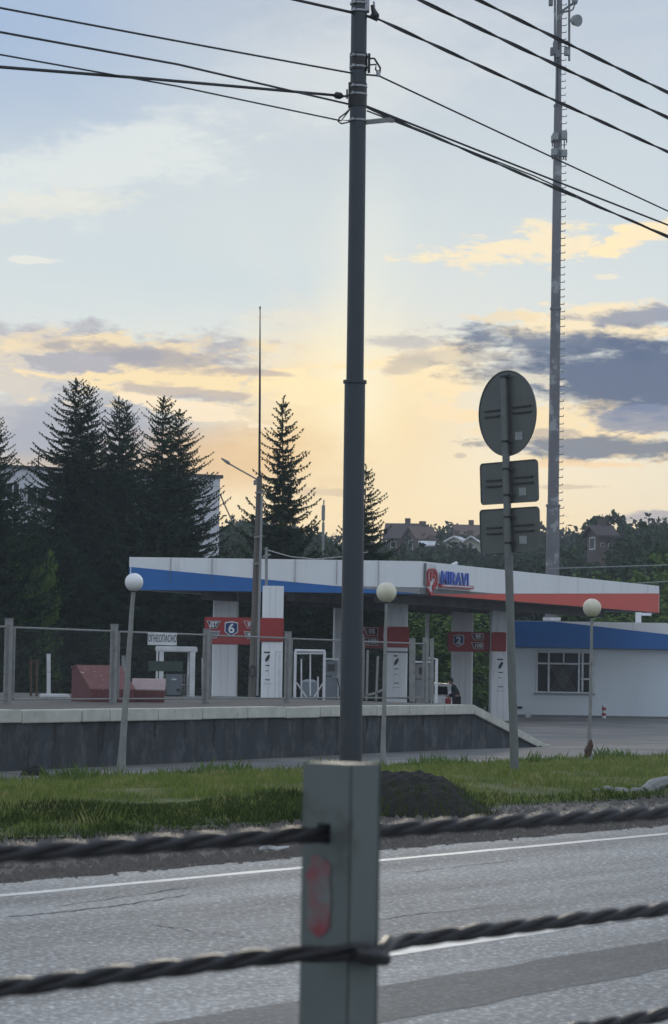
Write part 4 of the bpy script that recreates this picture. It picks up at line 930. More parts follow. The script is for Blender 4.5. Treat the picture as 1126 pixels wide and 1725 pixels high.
def box(px0, py0, px1, py1, dy, d, m='galv'):
    a, c = P(px0, py1, YM+dy), P(px1, py0, YM+dy); mb = MB(); mb.box(((a.x+c.x)/2, YM+dy, (a.z+c.z)/2), (abs(c.x-a.x), d, abs(c.z-a.z))); return mb
for v in ((931,224,941,236,-.5),(946,221,956,235,-.4),(929,228,934,240,.1),(929,250,939,262,-.5),(946,252,956,264,-.4)):
    mb = box(*v[:4], v[4], .35); build('radio_unit', mb, MT['galv'], mt, bevel=.03)
mb = MB()
for x, y0, y1 in ((931,238,247),(934,236,250),(955,234,240),(951,236,250),(931,262,268),(935,260,270),(950,264,268),(954,262,270)): mb.tube([P(x,y0,YM-.5),P(x,y1,YM-.5)], .04, 5)
build('jumper_cables', mb, MT['black'], mt)
mb = MB(); mb.tube([P(940.5,60,YM-.55),P(939.5,178,YM-.45)], .05, 5); build('feeder_cable', mb, MT['black'], mt)
for x, y0, y1 in ((935.5,-10,107),(959.5,-10,102)): mb = MB(); mb.tube([P(x,y0,YM-.3),P(x,y1,YM-.3)], .07, 6); build('antenna_pipe', mb, MT['mast'], mt)
mb = MB(); mb.tube([P(944,28,YM-.3),P(949,20,YM-.3),P(958,18,YM-.3)], .07, 6); mb.tube([P(935,70,YM-.3),P(960,70,YM-.3)], .08, 6); mb.tube([P(944,20,YM-.2),P(968,4,YM-.2)], .07, 6); build('antenna_arm', mb, MT['mast'], mt)
for v in ((925,-8,932,9,-.5),(932,70,940,92,-.5),(927.5,80,933,93,-.4),(951,79,960,93,-.4),(936,84,945,97,-.6)):
    mb = box(*v[:4], v[4], .3); build('radio_unit', mb, MT['mast'], mt, bevel=.02)
mb = MB(); a = P(961,34,YM-.3); c = P(974,34,YM-.9); ax = (c-a).normalized(); mb.tube([a, a.lerp(c,.45), a.lerp(c,.6), c], [.08,.12,.32,.37], 18); mb.tube([c, c+ax*.03], [.37,.34], 18); build('dish_antenna', mb, MT['galv'], mt, smooth=True)
mb = MB(); mb.ball(P(969,0,YM-.5), .2, 12, 8, (1,1,1.4)); mb.tube([P(969,5,YM-.5),P(966,15,YM-.4),P(960,19,YM-.3)], .05, 6); build('small_antenna', mb, MT['galv'], mt, smooth=True)

# ================================================================== ANTENNA POLE
YA = 64.0; ka = YA/4200
b = P(424,1174,YA); b.z = .58; tp = P(437.5,803,YA)
ap = thing('antenna_pole', 'weathered pole with a lamp arm and a very long thin whip aerial behind the fence', 'pole', b)
mb = MB(); mb.tube([b, tp], [6.2*ka, 4.6*ka], 8); build('shaft', mb, MT['wood'], ap)
mb = MB(); a2, b2 = P(433.5,1172,YA-.15), P(441.5,835,YA-.15); mb.tube([a2, b2], 2.0*ka, 6); build('conduit', mb, MT['galv'], ap)
mb = MB(); mb.tube([tp-Vector((0,0,.3)), P(438,660,YA), P(438.4,518,YA)], [.032,.026,.012], 6); mb.tube([P(438.3,521,YA),P(438.4,516,YA)], .02, 6); build('whip_aerial', mb, MT['wire'], ap)
mb = MB(); mb.tube([P(434,808,YA),P(400,789,YA),P(386,781,YA)], .02, 6); build('lamp_arm', mb, MT['galvd'], ap)
mb = MB(); mb.tube([P(387,781.5,YA),P(384,779,YA),P(373,772,YA)], [.03,.045,.02], 8); build('lamp_head', mb, MT['galvd'], ap)
mb = MB()
for i in range(25):
    pass
ring = [P(426+5.0*math.cos(a), 1131+9*math.sin(a), YA-.2) for a in [2*math.pi*i/20 for i in range(21)]]; mb.tube(ring, .022, 6); build('cable_coil', mb, MT['black'], ap, smooth=True)
mb = MB(); mb.bar(P(430,830,YA-.12), P(447,829,YA-.12), .05, .05); mb.bar(P(428,905,YA-.12),P(443,903,YA-.12),.06,.05); mb.bar(P(426,950,YA-.12),P(440,949,YA-.12),.05,.05); mb.box(P(432,813,YA), (.14,.1,.12)); build('bracket', mb, MT['galvd'], ap)
wire([(448,926,88.5),(490,938,94),(530,942,98),(577,938,104),(620,930,108)], .022, 'slack pale cable drooping between the left pylon conduit and the big pole', name='drooping_cable', m='galv', grp=None)
wire([(925,958,140),(1150,951,140)], .03, 'upper thin pale line in front of the trees at the right', m='galv', grp=None, sag=.002)
wire([(1020,986,135),(1150,978,135)], .03, 'lower thin pale line above the canopy end at the right', m='galv', grp=None, sag=.002)

# ================================================================== CABLE BARRIER
CU = Vector((.633, .774, 0)); CNr = Vector((.774, -.633, 0)); C0 = Vector((.0195, 4.0, 0))
def CP(t, o=0, z=0): return C0+CU*t+CNr*o+Vector((0,0,z))
bp_ = thing('barrier_post', 'near grey steel box post of the wire rope barrier with a faded red patch', 'post', CP(0))
w1, w2, th = .096, .079, .006; H = 1.152
mb = MB(); hz0, hz1 = 1.028, 1.059; hw = .006   # slot for the top rope in the end faces
for e in (-1, 1):
    def face(o0, o1, z0, z1, t_=e*w2/2): mb.add([CP(t_, o0, z0), CP(t_, o1, z0), CP(t_, o1, z1), CP(t_, o0, z1), CP(t_-e*th, o0, z0), CP(t_-e*th, o1, z0), CP(t_-e*th, o1, z1), CP(t_-e*th, o0, z1)], [(0,1,2,3),(7,6,5,4),(0,4,5,1),(1,5,6,2),(2,6,7,3),(3,7,4,0)])
    face(-w1/2, -hw-.010, -.2, H); face(hw+.004, w1/2, -.2, H); face(-hw-.010, hw+.004, -.2, hz0); face(-hw-.010, hw+.004, hz1, H)
for e in (-1, 1):
    o_ = e*w1/2; mb.add([CP(-w2/2, o_, -.2), CP(w2/2, o_, -.2), CP(w2/2, o_, H), CP(-w2/2, o_, H), CP(-w2/2+.001, o_-e*th, -.2), CP(w2/2-.001, o_-e*th, -.2), CP(w2/2-.001, o_-e*th, H), CP(-w2/2+.001, o_-e*th, H)], [(0,1,2,3),(7,6,5,4),(0,4,5,1),(1,5,6,2),(2,6,7,3),(3,7,4,0)])
build('post_shell', mb, MT['postgrey'], bp_)
mb = MB(); mb.poly([CP(-w2/2-.002, -.010+(.024+.004*wob(a*9, 2))*math.copysign(abs(math.cos(a))**.6, math.cos(a)), .945+(.062+.008*wob(a*7, 5))*math.copysign(abs(math.sin(a))**.5, math.sin(a))) for a in [2*math.pi*q_/24 for q_ in range(24)]]); build('reflector', mb, MT['reflector'], bp_)
mb = MB(); mb.box(CP(0,0,H+.0005), (w2-.004, w1-.004, .003), rz=math.atan2(CU.y, CU.x)); build('cap', mb, MT['postgrey'], bp_)
mb = MB(); mb.box(CP(0, w1/2+.006, .80), (.05,.01,.10), rz=math.atan2(CU.y,CU.x)); 
def rope(z, off, label, kink=0.0):
    mb = MB(); rs = .0072; ro = .0072; n = 700; t0, t1 = -1.3, 9.0
    for ph in range(3):
        pts = []
        for i in range(n+1):
            t = t0+(t1-t0)*i/n; an = t/.30*2*math.pi+ph*2*math.pi/3
            sag = -.012*abs(math.sin(t*.35))*0; o = off*math.exp(-(t/.10)**2)+kink*0
            pts.append(CP(t, o+ro*math.cos(an), z+sag+ro*math.sin(an)))
        mb.tube(pts, rs, 8)
    return tag(build('barrier_rope', mb, MT['rope'], smooth=True), label, 'wire rope', 'twisted ropes of the barrier')
rope(1.0435, -.002, 'top twisted wire rope of the barrier passing through the grey post')
rope(.861, .0595, 'second twisted wire rope passing in front of the grey post')
rope(.664, .0595, 'lowest twisted wire rope, seen only in the bottom right corner')
mb = MB(); mb.tube([CP(-.045,.066,.861), CP(.0,.070,.853), CP(.035,.066,.846)], [.010,.014,.011], 10); build('rope_hook', mb, MT['rope'], bp_, smooth=True)

# ================================================================== PERSON AND CAR
YPp = 98.0; g0 = P(766, 1190, YPp); gz = ground_z(g0.x, YPp); hx = g0.x
def skin(name, verts, edges, radii, m, parent, roots=(0,), sub=1):
    me = bpy.data.meshes.new(name); me.from_pydata(verts, edges, []); me.update(); o = bpy.data.objects.new(name, me); COL.objects.link(o)
    sk = o.modifiers.new('s', 'SKIN'); sk.use_smooth_shade = True
    for i, r in enumerate(radii): me.skin_vertices[0].data[i].radius = (r, r)
    for i in range(len(verts)): me.skin_vertices[0].data[i].use_root = i in roots
    sb = o.modifiers.new('b', 'SUBSURF'); sb.levels = sub; sb.render_levels = sub
    bpy.context.view_layer.update(); dg = bpy.context.evaluated_depsgraph_get(); me2 = bpy.data.meshes.new_from_object(o.evaluated_get(dg)); bpy.data.objects.remove(o)
    me2.materials.clear(); return link_mesh(name, me2, m, parent, True)
per = thing('person', 'person in a dark jacket bending forward beside the white car', 'person', (hx, YPp, gz))
# local coordinates, facing left (-X), leaning forward
V_ = [(.08,0,.92),(.05,0,1.12),(-.02,0,1.34),(-.06,0,1.44),(-.12,0,1.52),
      (.08,-.10,.88),(.03,-.11,.50),(.10,-.11,.09),(-.08,-.11,.04),
      (.08,.10,.88),(.10,.12,.50),(.16,.12,.09),(-.02,.12,.04),
      (-.03,-.20,1.36),(.02,-.25,1.10),(-.20,-.20,.98),(-.28,-.19,.96),
      (-.03,.20,1.36),(-.02,.24,1.10),(-.24,.17,1.02),(-.32,.15,1.01)]
E_ = [(0,1),(1,2),(2,3),(3,4),(0,5),(5,6),(6,7),(7,8),(0,9),(9,10),(10,11),(11,12),(2,13),(13,14),(14,15),(15,16),(2,17),(17,18),(18,19),(19,20)]
Rr = [.155,.155,.16,.065,.06, .10,.075,.055,.045, .10,.075,.055,.045, .075,.06,.045,.035, .075,.06,.045,.035]
nv = len(V_)
for bx, by, bz in ((-.30,-.19,.955), (-.34,.15,1.005)):
    for i_, (dy, ln) in enumerate(((-.03,.065),(-.01,.075),(.01,.07),(.03,.055))):
        a = len(V_); V_ += [(bx, by+dy, bz), (bx-ln*.6, by+dy*1.15, bz-.01), (bx-ln, by+dy*1.2, bz-.035)]; E_ += [(a,a+1),(a+1,a+2)]; Rr += [.011,.009,.008]
    a = len(V_); V_ += [(bx+.03, by+.02, bz+.02), (bx-.01, by+.045, bz+.03), (bx-.04, by+.05, bz+.02)]; E_ += [(a,a+1),(a+1,a+2)]; Rr += [.012,.010,.009]
roots = [0]+[i for i in range(nv, len(V_), 3)]
body = skin('body', V_, E_, Rr, MT['skin'], per, roots)
mb = MB(); c = (-.175,0,1.60); mb.ball(c, .1, 16, 12, (1.0,.80,1.18)); mb.ball((-.275,0,1.58), .017, 8, 6); mb.ball((-.265,0,1.535), .022, 8, 6, (.5,1,.4)); mb.ball((-.16,-.08,1.59), .02, 8, 6, (1,.5,1.4)); mb.ball((-.16,.08,1.59), .02, 8, 6, (1,.5,1.4)); mb.ball((-.262,-.032,1.61), .011, 8, 6); mb.ball((-.262,.032,1.61), .011, 8, 6)
build('head', mb, MT['skin'], per, smooth=True, local=True)
mb = MB(); mb.ball((-.158,0,1.63), .108, 16, 12, (1.0,.84,1.08)); build('hair', mb, MT['hair'], per, smooth=True, local=True)
skin('jacket', [V_[i] for i in (0,1,2,3)]+[V_[i] for i in (13,14,15,17,18,19)], [(0,1),(1,2),(2,3),(2,4),(4,5),(5,6),(2,7),(7,8),(8,9)], [.18,.18,.185,.085,.09,.075,.058,.09,.075,.058], MT['cloth'], per, (0,))
skin('trousers', [V_[i] for i in (0,5,6,7,9,10,11)], [(0,1),(1,2),(2,3),(0,4),(4,5),(5,6)], [.165,.115,.09,.068,.115,.09,.068], MT['cloth2'], per, (0,))
for v in (7, 11):
    mb = MB(); x, y_, z = V_[v]; mb.ball((x-.06, y_, .045), .1, 12, 8, (1.35,.55,.5)); build('shoe', mb, MT['black'], per, smooth=True, local=True)

YC = 102.0; cx = P(735,1170,YC).x; cz = ground_z(cx, YC)
car = thing('parked_car', 'white hatchback parked behind the person under the canopy', 'car', (cx, YC, cz), rz=R(84))
prof = [(-2.05,.35),(-2.1,.62),(-2.02,.98),(-1.92,1.02),(-1.55,1.40),(-1.2,1.50),(.2,1.50),(.55,1.40),(1.15,.98),(1.85,.86),(2.05,.70),(2.1,.40),(1.75,.30),(-1.75,.30)]
def loft(prof, ws):
    mb = MB(); n = len(prof)
    secs_ = [(-.82,.93),(-.80,.985),(-.70,1),(.70,1),(.80,.985),(.82,.93)]
    vs = []
    for y_, sc_ in secs_:
        for (x, z) in prof:
            inw = max(0, (z-.95))*.32; vs.append((x*sc_, (abs(y_)-inw)*(1 if y_ > 0 else -1), .3+(z-.3)*(sc_ if z > .3 else 1)))
    fs = [tuple(range(n-1,-1,-1)), tuple((5*n)+i for i in range(n))]
    for k in range(5): fs += [(k*n+i, k*n+(i+1)%n, (k+1)*n+(i+1)%n, (k+1)*n+i) for i in range(n)]
    mb.add(vs, fs); return mb
build('body', loft(prof, 0), MT['carwhite'], car, local=True, smooth=True)
gl = [((-1.93,1.06),(-1.58,1.37))]
mb = MB(); mb.add([(-1.94,-.60,1.06),(-1.94,.60,1.06),(-1.60,.55,1.38),(-1.60,-.55,1.38)], [(0,1,2,3)]); build('rear_window', mb, MT['glass'], car, local=True)
mb = MB(); mb.add([(1.12,-.62,1.02),(1.12,.62,1.02),(.60,.56,1.40),(.60,-.56,1.40)], [(0,1,2,3)]); build('windscreen', mb, MT['glass'], car, local=True)
for s_ in (-1, 1):
    mb = MB(); mb.add([(-1.45,s_*.805,1.02),(-.25,s_*.805,1.02),(-.25,s_*.70,1.40),(-1.2,s_*.70,1.40)], [(0,1,2,3)]); mb.add([(-.18,s_*.805,1.02),(.95,s_*.805,1.02),(.42,s_*.70,1.38),(-.18,s_*.70,1.40)], [(0,1,2,3)]); build('side_window', mb, MT['glass'], car, local=True)
    for x in (-1.3, 1.3):
        mb = MB(); mb.tube([(x,s_*.62,.31),(x,s_*.85,.31)], .31, 20); w_ = build('tyre', mb, MT['tyre'], car, local=True)
        mb = MB(); mb.tube([(x,s_*.84,.31),(x,s_*.86,.31)], .19, 16); build('rim', mb, MT['steel'], car, local=True)
    mb = MB(); mb.box((-2.06,s_*.62,.80), (.06,.22,.22)); build('tail_light', mb, MT['red'], car, local=True)
    mb = MB(); mb.box((2.0,s_*.58,.66), (.1,.3,.14)); build('headlight', mb, MT['paint'], car, local=True)
# ================================================================== VEGETATION
def mesh_np(name, V, Fq):
    me = bpy.data.meshes.new(name); V = np.asarray(V, float).reshape(-1, 3); n = len(V); me.vertices.add(n); me.vertices.foreach_set('co', V.reshape(-1))
    k = Fq; m = n//k; me.loops.add(n); me.loops.foreach_set('vertex_index', np.arange(n, dtype=np.int32)); me.polygons.add(m)
    me.polygons.foreach_set('loop_start', np.arange(0, n, k, dtype=np.int32)); me.update(calc_edges=True); return me
def spruce_mesh(H, Rb, seed, dens=1.0, t0=.04):
    rg = np.random.default_rng(seed); BP, BD, BS, BL = [], [], [], []; T = []
    z = H*t0
    while z < H*.985:
        f = 1-z/H; nb = int((6+4*f)*dens)+rg.integers(0, 2); a0 = rg.uniform(0, 6.3); bl = Rb*(f**.74)*rg.uniform(.85, 1.08)
        for k in range(nb):
            a = a0+2*math.pi*k/nb+rg.uniform(-.25,.25); L_ = bl*rg.choice([rg.uniform(.5,.8), rg.uniform(.75,1.08), rg.uniform(.9,1.22)])+.08
            droop = rg.uniform(.25,.75)*min(1, f*2.2); rise = .42*(1-f)**2+.04+rg.uniform(-.16,.12)
            out = np.array([math.cos(a), math.sin(a), 0]); side = np.array([-out[1], out[0], 0]); n = max(4, int(L_/.10)); q = np.linspace(0, 1, n+1)[:,None]
            p = np.array([0,0,z+rg.uniform(-.10,.10)])+out*L_*q+side*rg.uniform(-.15,.15)*L_*q*q+np.array([0,0,1])*L_*(rise*q-droop*q*(1.35-q)+.15*q**4)
            w = side*.03*(1-q*.8)*min(1, L_/1.5); pa, pb = p-w-np.array([0,0,.012]), p+w+np.array([0,0,.012])
            for i in range(n): T.append(np.array([pa[i], pb[i], pb[i+1]])); T.append(np.array([pa[i], pb[i+1], pa[i+1]]))
            d = p[1:]-p[:-1]; d /= np.linalg.norm(d, axis=1)[:,None]; qq = q[1:]; sc = np.minimum(1, .42+f)
            for sgn, cnt in ((-1,1),(1,1),(-1,2),(1,2),(0,1),(0,2),(2,1)):
                m = n; dirn = d*rg.uniform(.5,1.1,(m,1))
                if sgn in (-1, 1): dirn = dirn+side*sgn*rg.uniform(.5,1.2,(m,1))+np.array([0,0,1])*rg.uniform(-.8,.15,(m,1)); ln = (.15+.42*(1-qq)*min(1, L_/1.6))*sc*rg.uniform(.4,1.35,(m,1))
                elif sgn == 0: dirn = d*.35+side*rg.uniform(-.5,.5,(m,1))-np.array([0,0,1]); ln = (.12+.22*(1-qq))*sc*rg.uniform(.5,1.4,(m,1))
                else: dirn = d*.8+side*rg.uniform(-.3,.3,(m,1))+np.array([0,0,1])*rg.uniform(.1,.7,(m,1)); ln = .13*sc*rg.uniform(.6,1.3,(m,1))
                dirn /= np.linalg.norm(dirn, axis=1)[:,None]; BP.append(p[1:]); BD.append(dirn); BL.append(ln)
            BP.append(p[-1:]); BD.append(d[-1:]); BL.append(np.array([[.2*sc]]))
        z += (.20+.12*f)/max(.75, dens)*(1.25 if f < .25 else 1)
    for k in range(9): BP.append(np.array([[0,0,H*.955+.07*k]])); v = rg.normal(size=(1,3))*.35+np.array([[0,0,1]]); BD.append(v/np.linalg.norm(v)); BL.append(np.array([[.16]]))
    Pp, Dd, Ll = np.concatenate(BP), np.concatenate(BD), np.concatenate(BL); m = len(Pp)
    s = np.cross(Dd, rg.normal(size=(m,3))*.5+np.array([0,0,1])); s /= np.linalg.norm(s, axis=1)[:,None]; w = .055+.13*Ll
    tri = [np.stack([Pp-s*w*.5, Pp+s*w*.5, Pp+Dd*Ll], 1)]
    for fr, sg_ in ((.2,1),(.32,-1),(.5,1),(.62,-1)):
        b = Pp+Dd*Ll*fr; dd = Dd*.75+s*sg_*.7; dd /= np.linalg.norm(dd, axis=1)[:,None]; l2 = Ll*(.62-fr*.45)
        tri.append(np.stack([b-Dd*w*.35, b+Dd*w*.35, b+dd*l2], 1))
    V = np.concatenate([x.reshape(-1,3) for x in tri]+[np.array(T).reshape(-1,3)])
    return mesh_np('spruce_crown', V, 3)
def trunk_mb(H, r, seed=0, limbs=0):
    rs = random.Random(seed); mb = MB(); pts = [Vector((.05*math.sin(i*1.3+seed), .05*math.cos(i*1.7+seed), H*i/8)) for i in range(9)]
    mb.tube(pts, [r*(1-i/8.6) for i in range(9)], 8)
    for k in range(limbs):
        z0 = H*rs.uniform(.25,.7); a = rs.uniform(0,6.3); L_ = H*rs.uniform(.2,.4); o = Vector((math.cos(a), math.sin(a), 0))
        mb.tube([Vector((0,0,z0)), Vector((0,0,z0))+o*L_*.45+Vector((0,0,L_*.35)), Vector((0,0,z0))+o*L_*.8+Vector((0,0,L_*.85))], [r*.4, r*.25, r*.08], 6)
    return mb
def tree(name, loc, crown, trunk, mc, label, cat, group=None, rz=0, sc=1.0, scz=None):
    t = thing(name, label, cat, loc, group, rz); t.scale = (sc, sc, scz or sc)
    o = bpy.data.objects.new('crown', crown); COL.objects.link(o); o.parent = t
    if not crown.materials: crown.materials.append(mc)
    o2 = bpy.data.objects.new('trunk', trunk); COL.objects.link(o2); o2.parent = t; return t
def mbmesh(mb, m, name='trunk'):
    me = bpy.data.meshes.new(name); me.from_pydata(mb.v, [], mb.f); me.update(); me.materials.append(m); return me
SC = [spruce_mesh(16, 4.3, 3), spruce_mesh(16, 4.0, 8), spruce_mesh(15, 4.2, 21), spruce_mesh(13, 3.1, 34, .9)]
TR = [mbmesh(trunk_mb(16*.97, .17, i), MT['bark']) for i in range(2)]+[mbmesh(trunk_mb(15*.97, .17, 5), MT['bark']), mbmesh(trunk_mb(13*.97, .14, 6), MT['bark'])]
HS = [16, 16, 15, 13]
def spruce(px, py, Y, v, wid, rz, label, grp='tall spruces behind the station'):
    top = P(px, py, Y); g_ = ground_z(top.x, Y)-.1; s_ = (top.z-g_)/HS[v]
    return tree('spruce_tree', (top.x, Y, g_), SC[v], TR[v], MT['spruce'], label, 'spruce', grp, rz, s_*wid, s_)
spruce(-6, 700, 108, 2, 1.12, 1.0, 'spruce cut by the left edge of the photo')
spruce(129, 634, 122, 0, 1.20, .3, 'tallest spruce, leftmost top of the dense group of five')
spruce(151, 641, 125, 1, .95, 2.1, 'slim spruce top immediately right of the tallest one')
spruce(201, 665, 121, 1, 1.02, 4.0, 'middle spruce of the dense group, left of a twin top')
spruce(214, 678, 124, 2, .88, 5.2, 'slightly lower spruce top beside the middle one of the group')
spruce(276, 666, 119, 2, 1.12, 2.7, 'thin topped spruce right of the middle of the group')
spruce(302, 686, 122, 0, 1.18, 5.9, 'right hand spruce of the dense group, next to the apartment corner')
spruce(478, 668, 118, 3, 1.02, .9, 'lone pointed spruce between the aerial pole and the big pole')
spruce(617, 783, 116, 3, 1.20, 3.3, 'spruce half hidden behind the big dark pole')
for i, (px, py, Y) in enumerate([(60,846,126),(330,905,124),(28,830,118),(415,975,126),(545,985,125),(640,985,127),(110,900,112)]):
    spruce(px, py, Y, i % 3, 1.7, i*1.1, ['low spruce between the left edge spruce and the tallest one','small spruce in front of the apartment block corner','dark spruce filling the gap at the far left','low spruce mostly hidden by the canopy behind the left pylon','low spruce under the canopy behind the white pipe frame','low spruce seen under the canopy right of the big pole','broad low spruce at the foot of the tallest spruce'][i], 'low dark spruces behind the canopy')

def leafcloud(blobs, n, size, seed, name='crown', fill=.55):
    rg = np.random.default_rng(seed); tot = sum(b[3]**2 for b in blobs); V = []
    for (x, y, z, r, sz) in blobs:
        k = int(n*r*r/tot); d = rg.normal(size=(k, 3)); d /= np.linalg.norm(d, axis=1)[:,None]; rad = r*(fill+(1.05-fill)*rg.random(k)**.6)
        # small clumps
        nc = max(4, k//14); cd_ = rg.normal(size=(nc,3)); cd_ /= np.linalg.norm(cd_,axis=1)[:,None]; pick = rg.integers(0, nc, k); cr_ = r*(fill+(1.08-fill)*rg.random(nc)**.5)
        c = cd_[pick]*cr_[pick][:,None]+rg.normal(size=(k,3))*r*.085
        c[:, 2] *= sz; c += np.array([x, y, z]); a = rg.normal(size=(k,3)); a /= np.linalg.norm(a,axis=1)[:,None]; b = np.cross(a, rg.normal(size=(k,3))); b /= np.linalg.norm(b,axis=1)[:,None]
        s = size*rg.uniform(.6,1.4,(k,1)); q = np.stack([c-a*s*.7, c+b*s*.42, c+a*s*.7, c-b*s*.42], 1); V.append(q.reshape(-1,3))
    return mesh_np(name, np.concatenate(V), 4)
def blobs(H, Rw, seed, n=9, base=.28):
    rs = random.Random(seed); out = []
    for k in range(n):
        f = k/(n-1); z = H*(base+(1-base-.14)*f); sp_ = Rw*(1-abs(f-.35)*1.1)*.75; a = k*2.4+seed
        out.append((math.cos(a)*sp_*rs.uniform(.3,1), math.sin(a)*sp_*rs.uniform(.3,1), z, Rw*rs.uniform(.38,.58)*(1.1-f*.45), rs.uniform(.75,1.05)))
    out.append((0,0,H*.62,Rw*.62,1.1)); return out
DC = [leafcloud(blobs(8, 3.0, s_, 10), 5200, .20, s_) for s_ in (1, 2, 3)]
DCb = [leafcloud(blobs(8, 3.2, s_, 10, .1), 6500, .17, s_+9) for s_ in (4, 5)]
DT = [mbmesh(trunk_mb(6.8, .2, s_, 5), MT['bark']) for s_ in (1, 2, 3)]
def decid(px, py, Y, v, w, mc, label, grp, fresh=False, name='leafy_tree'):
    top = P(px, py, Y); g_ = ground_z(top.x, Y)-.1; s_ = (top.z-g_)/8.1; r3 = random.uniform(0, 6)
    cr_ = (DCb if fresh else DC)[v % (2 if fresh else 3)]
    return tree(name, (top.x, Y, g_), cr_, DT[v % 3], mc, label, 'tree', grp, r3, s_*w, s_)
for m_ in DC: m_.materials.append(MT['leaf'])
for m_ in DCb: m_.materials.append(MT['leafb'])
LF = MT['leaf']; LB = MT['leafb']
# bright shrubs seen under the canopy and at the right edge
ub = 'fresh green trees behind the station'
decid(700, 1010, 132, 0, 1.6, LB, 'fresh green tree under the canopy left of the gap with the white car', ub, True)
decid(742, 1000, 136, 1, 1.7, LB, 'fresh green tree filling the gap behind the white car', ub, True)
decid(800, 1012, 131, 0, 1.5, LB, 'green tree seen between the two columns of the pylon numbered 2', ub, True)
decid(1075, 975, 150, 1, 1.3, LB, 'broad fresh green tree above the right end of the canopy', ub, True)
decid(1150, 905, 155, 0, 1.3, LB, 'tall bright green tree cut by the right edge', ub, True)
decid(1010, 962, 158, 1, 1.4, LB, 'green tree right of the telecom mast base above the canopy', ub, True)
decid(16, 925, 109, 0, .5, LB, 'fresh green tree at the left edge among the spruces', ub, True)
decid(76, 925, 110, 1, .42, LB, 'small bright green tree between the leftmost spruces', ub, True)
hb_ = 'darker leafy trees on the slope'
for i, (px, py, Y, v, w) in enumerate([(1085,868,235,0,1.0),(1120,872,260,1,.9),(1060,892,220,2,1.0),(1100,905,190,1,1.0),(960,905,230,2,1.0),(905,895,290,0,1.1),(1135,890,215,2,1.0),
    (395,872,250,1,.9),(425,868,280,2,1.0),(405,905,180,0,1.0),(520,880,260,0,1.0),(560,900,220,1,1.1),(590,905,210,2,1.0),(660,905,230,0,1.0)]):
    decid(px, py, Y, v, w, LF, ['big rounded dark tree on the skyline at the far right','dark tree at the right edge of the skyline','dark tree just left of the big rounded one on the right','dark bushy tree below the big rounded one on the right','dark tree right of the mast on the slope','tree on the skyline directly left of the mast','dark tree low at the right edge',
       'rounded tree right of the apartment corner','tree on the skyline left of the aerial pole','dark tree below the apartment corner','tree right of the lone spruce','tree behind the distant thin mast','tree just left of the big dark pole','tree just right of the big dark pole below the skyline'][i], hb_)
# lone open crowned tree on the skyline
ok_me = leafcloud([(-2.2,0,5.4,1.0,.8),(-.8,0,6.6,1.25,.8),(1.0,.3,7.0,1.2,.75),(2.4,0,6.0,1.0,.8),(.2,.5,5.6,1.0,.7),(-3.2,0,4.2,.7,.7),(3.2,.2,4.7,.8,.8)], 3800, .26, 77, fill=.35)
tp_ = P(1021, 864, 300); g_ = ground_z(tp_.x, 300)-.3; s_ = (tp_.z-g_)/7.9
tree('leafy_tree', (tp_.x, 300, g_), ok_me, mbmesh(trunk_mb(6.6,.26,4,9), MT['bark']), LF, 'lone tree with an open gappy crown on the skyline right of the mast', 'tree', None, .4, s_*.85, s_)
# ---- wooded slope behind: uncountable, one object
rg = np.random.default_rng(5); VV = []
sky_pts = [(330,880),(372,880),(400,873),(430,870),(470,885),(560,905),(640,905),(664,902),(700,896),(730,886),(765,888),(790,896),(860,893),(905,893),(950,893),(985,897),(1040,896),(1070,885),(1100,876),(1200,874)]
def skyl(px):
    for (a, b), (c, d) in zip(sky_pts[:-1], sky_pts[1:]):
        if px <= c: return b+(d-b)*max(0, (px-a))/(c-a)
    return 880
for Y, dy, cnt in ((395,2,90),(360,10,80),(325,20,70),(290,31,66),(255,43,60),(225,56,54),(195,70,48),(168,84,44)):
    for k in range(cnt):
        px = 330+(1180-330)*(k+rg.random())/cnt; py = skyl(px)+dy+rg.uniform(-5,6)
        top = P(px, py, Y+rg.uniform(-12,12)); gz_ = ground_z(top.x, top.y); H = max(3.5, min(top.z-gz_, 11)); con = rg.random() < .22
        if con:
            n = 170; t_ = rg.random(n)**.7; r = (1-t_)*H*.17; a = rg.random(n)*6.28; c = np.stack([top.x+np.cos(a)*r, top.y+np.sin(a)*r, top.z-H*.95*(1-t_)], 1); sz = .42
        else:
            n = 240; nc = 22; cd_ = rg.normal(size=(nc,3)); cd_ /= np.linalg.norm(cd_,axis=1)[:,None]; rr_ = np.array([H*.27, H*.27, H*.36])*rg.uniform(.85,1.3)
            cc = cd_*rr_*rg.uniform(.6,1,(nc,1)); c = cc[rg.integers(0,nc,n)]+rg.normal(size=(n,3))*H*.05+np.array([top.x, top.y, top.z-H*.36]); sz = .5
        a_ = rg.normal(size=(n,3)); a_ /= np.linalg.norm(a_,axis=1)[:,None]; b_ = np.cross(a_, rg.normal(size=(n,3))); b_ /= np.linalg.norm(b_,axis=1)[:,None]
        s = sz*rg.uniform(.6,1.4,(n,1))*(Y/300)**.5; VV.append(np.stack([c-a_*s*.8, c+b_*s*.5, c+a_*s*.8, c-b_*s*.5], 1).reshape(-1,3))
me = mesh_np('wooded_slope', np.concatenate(VV), 4); o = link_mesh('wooded_slope', me, MT['wood_mass']); tag(o, 'hazy mixed wood covering the far slope behind the station', 'woodland', None, 'stuff')
